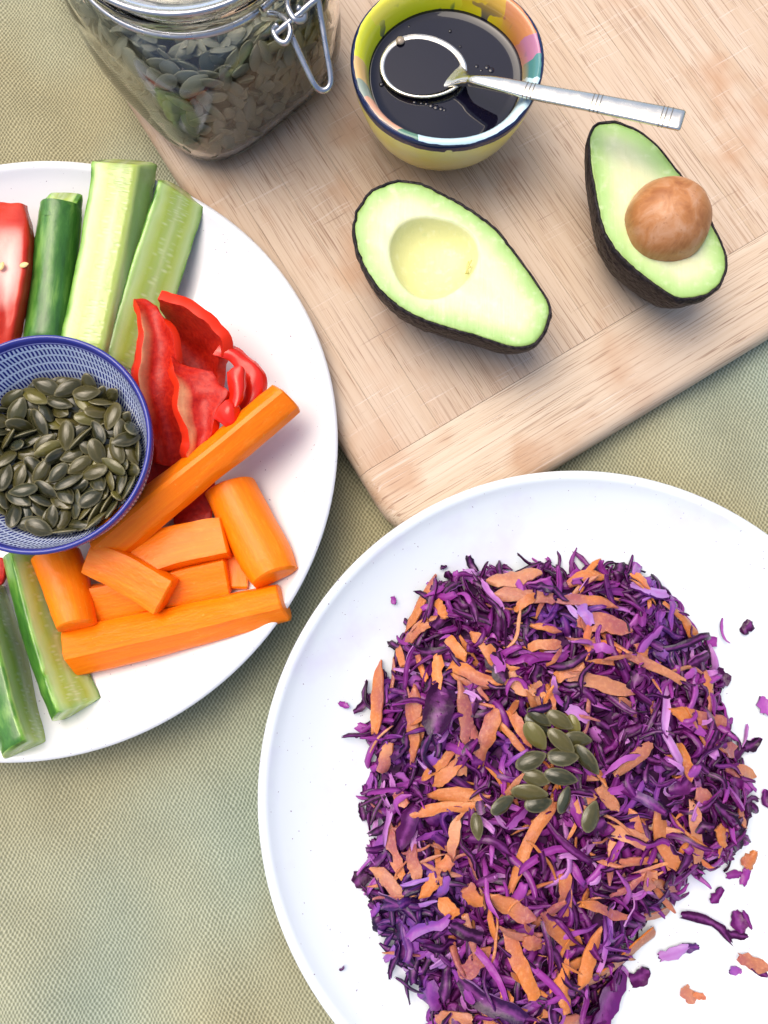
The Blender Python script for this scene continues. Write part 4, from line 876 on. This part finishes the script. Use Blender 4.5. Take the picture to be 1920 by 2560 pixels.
for i in range(26):
    kind = (0, 1, 4, 3, 1, 0, 2, 4, 1, 4)[i % 10]
    if kind == 0: me = ribbon('cabbage_shred', rg.uniform(.010, .018), rg.uniform(.0030, .0050), .0006, 8, rg, rg.uniform(-1.0, 1.0), rg.uniform(-1.6, 1.6), rg.uniform(-1.8, 1.8), (.8, .5), .5, rg.uniform(-.35, .35))
    elif kind == 1: me = ribbon('cabbage_shred', rg.uniform(.018, .030), rg.uniform(.0018, .0030), .0007, 10, rg, rg.uniform(-1.4, 1.4), rg.uniform(-1.2, 1.2), rg.uniform(-3, 3), (.7, .4), .5, rg.uniform(-.25, .25))
    elif kind == 2: me = ribbon('cabbage_shred', rg.uniform(.006, .010), rg.uniform(.0040, .0070), .0006, 6, rg, rg.uniform(-.5, .5), rg.uniform(-1.6, 1.6), rg.uniform(-.8, .8), (.8, .6), .8, rg.uniform(-.4, .4))
    elif kind == 3: me = ribbon('cabbage_shred', rg.uniform(.010, .017), rg.uniform(.0030, .0044), .0013, 7, rg, rg.uniform(-.6, .6), rg.uniform(-.7, .7), rg.uniform(-.8, .8), (.9, .6), .4, rg.uniform(-.12, .12))
    else: me = ribbon('cabbage_shred', rg.uniform(.012, .022), rg.uniform(.0014, .0024), .0006, 10, rg, rg.uniform(-3.4, 3.4), rg.uniform(-1.8, 1.8), rg.uniform(-2, 2), (.6, .3), .5, rg.uniform(-.2, .2))
    CAB.append(me)
CAR = []
for i in range(12):
    CAR.append(ribbon('grated_carrot', 1.0, (rg.uniform(.11, .17) if i % 2 else rg.uniform(.05, .08)), (.05 if i % 2 else .04), 10, rg, rg.uniform(-1.1, 1.1), rg.uniform(-.9, .9), rg.uniform(-1.5, 1.5), (rg.choice([.1, .3, .6]), rg.choice([.0, .2, .4])), .25, rg.choice([-.1, -.06, .05]), 'gcarrot', .5))
def orient(nrm, yaw, tilt, rg): 
    q_ = (nrm+Vector((rg.gauss(0, tilt), rg.gauss(0, tilt), 0))).normalized().to_track_quat('Z', 'Y').to_matrix().to_4x4(); return q_ @ Matrix.Rotation(yaw, 4, 'Z')
lo = HPOLY.min(0); hi = HPOLY.max(0)
def rand_pt(rg, dmin=.001):
    while True:
        x = rg.uniform(lo[0], hi[0]); y = rg.uniform(max(lo[1], -.19), hi[1]); h_, d = heap(x, y)
        if d > dmin: return x, y, h_, d
stuff = []
for i in range(2500):
    x, y, h_, d = rand_pt(rg, .0); me = rg.choice(CAB); dz = rg.uniform(-.011, .0004)
    z = max(plate_z(x, y, RC)+.0015, h_+dz)
    stuff.append((me, Matrix.Translation((x, y, z)) @ orient(hnorm(x, y), rg.uniform(0, 6.28), .5, rg) @ Matrix.Scale(rg.uniform(.75, 1.2), 4)))
for i in range(60):
    x, y, h_, d = rand_pt(rg, .004); L = rg.uniform(.014, .026)
    stuff.append((rg.choice(CAR), Matrix.Translation((x, y, h_-rg.uniform(.001, .006))) @ orient(hnorm(x, y), rg.uniform(0, 6.28), .35, rg) @ Matrix.Scale(L, 4)))
# core under the shreds so that the heap is solid
g = 44; cv = {}; vs = []; fs = []
for j in range(g+1):
    for i in range(g+1):
        x = lo[0]+(hi[0]-lo[0])*i/g; y = lo[1]+(hi[1]-lo[1])*j/g; h_, d = heap(x, y)
        if d > .003: cv[i, j] = len(vs); vs.append((x, y, max(plate_z(x, y, RC)+.001, h_-.0065)))
for j in range(g):
    for i in range(g):
        q_ = [(i, j), (i+1, j), (i+1, j+1), (i, j+1)]
        if all(a in cv for a in q_): fs.append([cv[a] for a in q_])
core = mesh('core', vs, fs, {'edge': [0.0]*len(vs)}); core.materials.append(MAT['core']); stuff.append((core, Matrix.Identity(4)))
o = obj('cabbage_slaw', join_instances('cabbage_slaw', stuff, [MAT['cabbage'], MAT['gcarrot'], MAT['core']], ('edge',))); tag(o, 'tangled mass of shredded red cabbage slaw on the right plate', None, kind='stuff')
def single(me, mx, name, label, cat, group):
    ob = bpy.data.objects.new(name, me); col.objects.link(ob); ob.matrix_world = mx; return tag(ob, label, cat, group)
for i in range(268):
    x, y, h_, d = rand_pt(rg, -.001 if i % 7 == 0 else .002); me = CAB[i % 26]
    single(me, Matrix.Translation((x, y, h_+rg.uniform(.0002, .0032))) @ orient(hnorm(x, y), rg.uniform(0, 6.28), .4, rg) @ Matrix.Scale(rg.uniform(.8, 1.3), 4), 'cabbage_shred', 'purple shred of red cabbage on top of the slaw heap', 'cabbage shred', 'red cabbage shreds on the slaw heap')
GCL = 'orange grated carrot shred lying in the purple slaw heap'; GCG = 'grated carrot shreds in the slaw'
MAN = [(1088,1443,1016,1576,30),(951,1657,938,1826,42),(1002,1606,1073,1563,30),(1090,1505,1117,1542,28),(995,1603,1005,1664,20),(1181,1576,1238,1657,34),(1120,1596,1164,1650,30),(1097,1637,1090,1718,30),(1124,1671,1252,1704,36),(1238,1664,1329,1738,44),(1036,1718,1029,1900,42),(1150,1711,1167,1927,38),(1232,1768,1205,1914,42),(1336,1711,1370,1779,38),(1242,1795,1313,1887,18),(1279,1779,1326,1866,28),(1221,1451,1346,1434,50),(1232,1492,1380,1488,36),(1289,1525,1336,1488,26),(1313,1617,1400,1610,28),(1130,1880,1056,1951,28),(1147,1910,1083,1960,34),(972,1860,955,1927,34),(1036,1623,1066,1698,16),(1421,1458,1519,1431,32),(1400,1482,1539,1525,32),(1451,1549,1576,1576,56),(1495,1536,1451,1647,18),(1576,1431,1623,1471,28),(1667,1505,1745,1596,40),(1428,1593,1691,1691,26),(1606,1610,1606,1664,36),(1431,1691,1586,1731,40),(1549,1748,1593,1785,26),(1768,1681,1775,1779,32),(1677,1782,1809,1809,44),(1627,1860,1542,1937,32),(1701,1863,1728,1951,30),(1795,1856,1833,1880,40),(1822,1920,1887,1941,32),(1360,1714,1370,1775,38),(1394,1698,1455,1657,34),(1073,1990,1218,1987,36),(1029,2027,1205,2017,28),(985,1990,1022,2004,36),(968,2058,1005,2193,32),(1032,2115,1039,2196,36),(1144,2044,1127,2149,30),(1124,2149,1049,2237,36),(928,2176,1039,2267,42),(1377,2004,1275,2217,30),(1221,2240,1333,2298,46),(1164,2220,1198,2264,40),(1100,2247,1137,2291,38),(1164,2291,1188,2382,20),(1275,2331,1329,2493,38),(1225,2375,1150,2433,42),(1312,2352,1353,2368,38),(1090,2547,1178,2547,38),(1211,2520,1232,2565,34),(1259,2473,1275,2514,28),(1350,2298,1455,2361,48),(1650,2021,1670,2169,42),(1735,2007,1735,2149,34),(1522,2065,1613,2112,36),(1576,2024,1603,2095,28),(1485,1987,1431,2031,28),(1535,2105,1529,2149,26),(1535,2159,1637,2152,24),(1627,2179,1623,2227,30),(1411,2190,1414,2287,34),(1451,2260,1563,2287,26),(1576,2298,1671,2274,28),(1505,2328,1441,2473,34),(1630,2335,1475,2456,46),(1421,2395,1380,2483,22),(1411,2433,1414,2530,32),(1799,2068,1809,2115,28),(1849,2021,1863,2071,20),(1741,1984,1779,1994,36),(1502,1967,1542,2027,34),(1360,2540,1451,2547,34),(1687,2156,1725,2166,22),(1190,1815,1178,1880,22),(1500,1600,1560,1630,22),(1330,1560,1400,1580,20)]
def zat(px, py, extra):
    z = .02
    for _ in range(3): p_ = W(px, py, z); z = heap(p_.x, p_.y)[0]+extra
    return W(px, py, z)
def laid(x0, y0, x1, y1, wpx, rg, mat, T_=.0010, extra=.0024, **kw):
    a, b = zat(x0, y0, extra), zat(x1, y1, extra); ln = (b-a).length; mid = (a+b)/2; mz = heap(mid.x, mid.y)[0]+extra*.7
    if mz > mid.z: mid.z += (mz-mid.z)*.7
    me = ribbon('grated_carrot' if mat == 'gcarrot' else 'cabbage_shred', ln*1.08, wpx*.86*PXM(.03), T_, 10, rg, kw.get('yaw', rg.uniform(-.35, .35)), kw.get('pitch', -rg.uniform(.1, .7)), kw.get('twist', rg.uniform(-1.3, 1.3)), kw.get('taper', (rg.choice([.2, .6, .9]), rg.choice([.1, .5, .85]))), kw.get('rag', .38), kw.get('cup', rg.choice([-.10, -.05, -.13, .10, .05])), mat, .5)
    X = (b-a).normalized(); nn_ = hnorm(mid.x, mid.y); Y = nn_.cross(X).normalized(); Z = X.cross(Y)
    mx = Matrix((X, Y, Z)).transposed().to_4x4(); mx.translation = mid; return me, mx
for e in MAN:
    me, mx = laid(*e, rg, 'gcarrot'); single(me, mx, 'grated_carrot', GCL, 'carrot shred', GCG)
for i in range(84):
    x, y, h_, d = rand_pt(rg, .004); L = rg.uniform(.014, .024)
    single(CAR[i % 12], Matrix.Translation((x, y, h_+rg.uniform(.0002, .0026))) @ orient(hnorm(x, y), rg.uniform(0, 6.28), .3, rg) @ Matrix.Scale(L, 4), 'grated_carrot', GCL, 'carrot shred', GCG)
for e, lab in [((1105, 1720, 1090, 1830, 80), 'broad dark purple cabbage leaf scrap left of the seeds'), ((1040, 2020, 1000, 2110, 42), 'rolled dark purple cabbage piece at the left of the slaw'), ((1150, 2450, 1300, 2555, 50), 'long dark cabbage strip at the front edge of the slaw'), ((1560, 2430, 1480, 2570, 80), 'large dark folded cabbage leaf at the front right of the slaw'), ((1800, 2010, 1850, 2120, 36), 'pale lilac cabbage rib at the right side of the slaw'), ((1225, 1640, 1262, 1700, 46), 'pale cut cabbage rib in the upper slaw'), ((1420, 1770, 1470, 1800, 30), 'lilac cabbage stalk just right of the topmost seeds')]:
    me, mx = laid(*e, rg, 'cabbage', .0011, .0034, cup=.12, taper=(.6, .5)); single(me, mx, 'cabbage_shred', lab, 'cabbage shred', 'red cabbage shreds on the slaw heap')
# bits strewn on the plate
def bit(px, py, lpx, wpx, ang, mat, lab, yaw=.4, T_=.0006):
    z = .012
    for _ in range(3): p_ = W(px, py, z); z = plate_z(p_.x, p_.y, RC)+(.0012 if lpx < 60 else .0030)
    me = ribbon('cabbage_scrap' if mat == 'cabbage' else 'carrot_scrap', lpx*PXM(z), wpx*PXM(z), T_, 7, rg, yaw, .5, .4, (.6, .3), .6, rg.uniform(-.2, .2), mat, .6)
    single(me, Matrix.Translation(W(px, py, z)) @ Matrix.Rotation(R(-ang), 4, 'Z'), me.name.split('.')[0], lab, 'cabbage scrap' if mat == 'cabbage' else 'carrot scrap', 'scraps strewn on the slaw plate')
for px, py, l, w_, an, mt, lab, yw in [
    (1109, 1418, 18, 9, -35, 'cabbage', 'tiny cabbage scrap on bare plate above left of the heap', .2), (984, 1501, 20, 12, 80, 'cabbage', 'tiny cabbage scrap alone on the left of the plate near the rim', .2),
    (1252, 1419, 32, 12, -20, 'cabbage', 'small cabbage scrap at the top edge of the slaw', .2), (1588, 1412, 26, 14, 15, 'cabbage', 'small cabbage scrap just above the top right carrot shred', .3),
    (1180, 1410, 44, 18, 55, 'cabbage', 'notched cabbage scrap sticking out of the top of the heap', .6),
    (1809, 1579, 62, 6, 65, 'cabbage', 'thin curled cabbage thread on the bare plate to the right', 1.4), (1868, 1569, 36, 26, 110, 'cabbage', 'triangular cabbage scrap at upper right of the plate', .2),
    (1777, 1605, 34, 24, -30, 'cabbage', 'cabbage scrap just outside the upper right of the heap', .2), (1800, 1695, 46, 40, 60, 'cabbage', 'wide purple cabbage scrap on the right edge of the heap', .2),
    (1912, 1765, 46, 24, 75, 'cabbage', 'cabbage scrap cut by the right edge of the picture', .2),
    (1881, 1860, 48, 26, -35, 'cabbage', 'forked cabbage scrap on the plate right of the heap', .4), (1915, 1997, 44, 18, 80, 'cabbage', 'lower cabbage scrap at the right picture edge', .3),
    (1876, 2149, 44, 26, -55, 'carrot', 'orange carrot scrap right of the heap above two cabbage bits', .2), (1836, 2186, 38, 16, -15, 'cabbage', 'short cabbage scrap touching below the orange carrot scrap', .8),
    (1864, 2188, 46, 18, -70, 'cabbage', 'upright cabbage scrap under the orange carrot scrap', .5), (1792, 2237, 44, 20, -55, 'cabbage', 'leaf shaped cabbage scrap alone on the lower right plate', .3),
    (1770, 2312, 130, 20, 36, 'cabbage', 'long curved dark cabbage strand leaving the heap at lower right', -.9), (1846, 2305, 46, 34, 80, 'cabbage', 'broad dark cabbage scrap at the end of the long strand', .3),
    (1868, 2300, 44, 10, 55, 'cabbage', 'narrow cabbage scrap beside the broad dark scrap', .3), (1840, 2337, 52, 18, 5, 'cabbage', 'pale cabbage scrap closing the end of the long strand', .4),
    (1684, 2382, 72, 24, -22, 'cabbage', 'wedge shaped lilac cabbage scrap below the long strand', .2), (1722, 2370, 46, 22, -10, 'cabbage', 'crinkled lilac cabbage scrap joined to the wedge shaped one', .3),
    (1885, 2409, 76, 28, 22, 'carrot', 'pale carrot scrap at the lower right picture edge', .2), (1839, 2427, 28, 16, -10, 'cabbage', 'small cabbage scrap left of the pale carrot scrap', .2),
    (1898, 2429, 44, 14, 20, 'cabbage', 'thin cabbage scrap under the pale carrot scrap', .2), (1722, 2487, 40, 26, 55, 'carrot', 'small torn carrot scrap near the bottom right of the plate', .3),
    (1748, 2490, 32, 14, 5, 'carrot', 'pointed pinkish carrot tip beside the torn carrot scrap', .2), (855, 2421, 14, 5, -50, 'cabbage', 'tiny curled cabbage thread alone on the left of the plate', 2.0),
    (928, 2265, 16, 12, 40, 'cabbage', 'tiny cabbage scrap close to the lower left of the heap', .2), (1600, 2440, 50, 34, -25, 'cabbage', 'dark cabbage scrap under the thick front carrot shred', .4), (860, 1762, 26, 12, 25, 'cabbage', 'small cabbage scrap at the far left tip of the heap', .5),
    (905, 1760, 54, 16, -60, 'cabbage', 'curled cabbage thread at the left flank of the heap', 1.2), (905, 2190, 50, 34, -60, 'cabbage', 'crumpled lilac cabbage scrap at the lower left flank', .7), (905, 2030, 40, 14, 80, 'cabbage', 'upright cabbage scrap at the left flank of the heap', .4), (920, 1985, 44, 16, 60, 'cabbage', 'narrow cabbage scrap on the left flank above the upright one', .6)]:
    bit(px, py, l, w_, an, 'cabbage' if mt == 'cabbage' else 'gcarrot', lab, yw)
# seeds on the slaw
rg2 = random.Random(4)
SL = ['large shiny pumpkin seed at the top right of the slaw seed cluster', 'pumpkin seed mostly hidden behind the top right seed of the slaw cluster', 'olive pumpkin seed at the very top left of the slaw cluster', 'dark pumpkin seed tucked under the top left olive one on the slaw', 'long slanting pumpkin seed on the upper left side of the slaw cluster', 'bright olive pumpkin seed in the upper middle of the slaw cluster', 'pumpkin seed lying flat right of the bright olive middle one', 'dark horizontal pumpkin seed in the middle of the slaw cluster', 'tilted pumpkin seed farthest right in the slaw cluster', 'pumpkin seed on the middle left of the slaw cluster', 'pumpkin seed left of the biggest rounded one on the slaw', 'biggest rounded pumpkin seed of the slaw cluster', 'narrow brownish pumpkin seed lying sideways in the lower slaw cluster', 'golden brown pumpkin seed at the bottom of the slaw cluster', 'upright green pumpkin seed just below the biggest rounded one', 'single pumpkin seed lying off the lower left of the slaw cluster', 'single upright pumpkin seed off the lower right of the slaw cluster', 'single dark pumpkin seed farthest to the lower left on the slaw']
for i, (X, Y, an, ln, up, tl) in enumerate([(905, 330, 30, 270, .0060, .1), (1050, 390, 75, 230, .0035, .3), (690, 300, 32, 250, .0055, .35), (670, 385, 40, 280, .0035, -.1), (655, 490, 55, 320, .0045, .35), (920, 545, 40, 300, .0065, .1), (1090, 530, 8, 280, .0040, .2), (935, 715, 0, 300, .0045, -.3), (1185, 735, 50, 320, .0045, .6), (605, 755, -25, 300, .0042, -.2), (655, 930, 15, 270, .0045, .1), (915, 920, 10, 300, .0062, .05), (590, 1085, 5, 340, .0036, .5), (680, 1200, -12, 270, .0042, -.15), (955, 1165, -70, 250, .0040, .3), (310, 1215, -30, 260, .0036, .2), (1230, 1340, -68, 300, .0038, .25), (50, 1430, 80, 230, .0032, .2)]):
    p_ = zat(1180+X/4.1475, 1720+Y/4.1475, up+.0022); n_ = Vector((0, 0, 1))
    mx = Matrix.Translation(p_) @ Matrix.Rotation(R(-an), 4, 'Z') @ Matrix.Rotation(tl, 4, 'X') @ Matrix.Rotation(rg2.gauss(0, .12), 4, 'Y') @ Matrix.Scale(ln/4.1475*PXM(.035)/.0124, 4)
    put_seed(mx, SL[i], 'pumpkin seeds on the slaw', i)
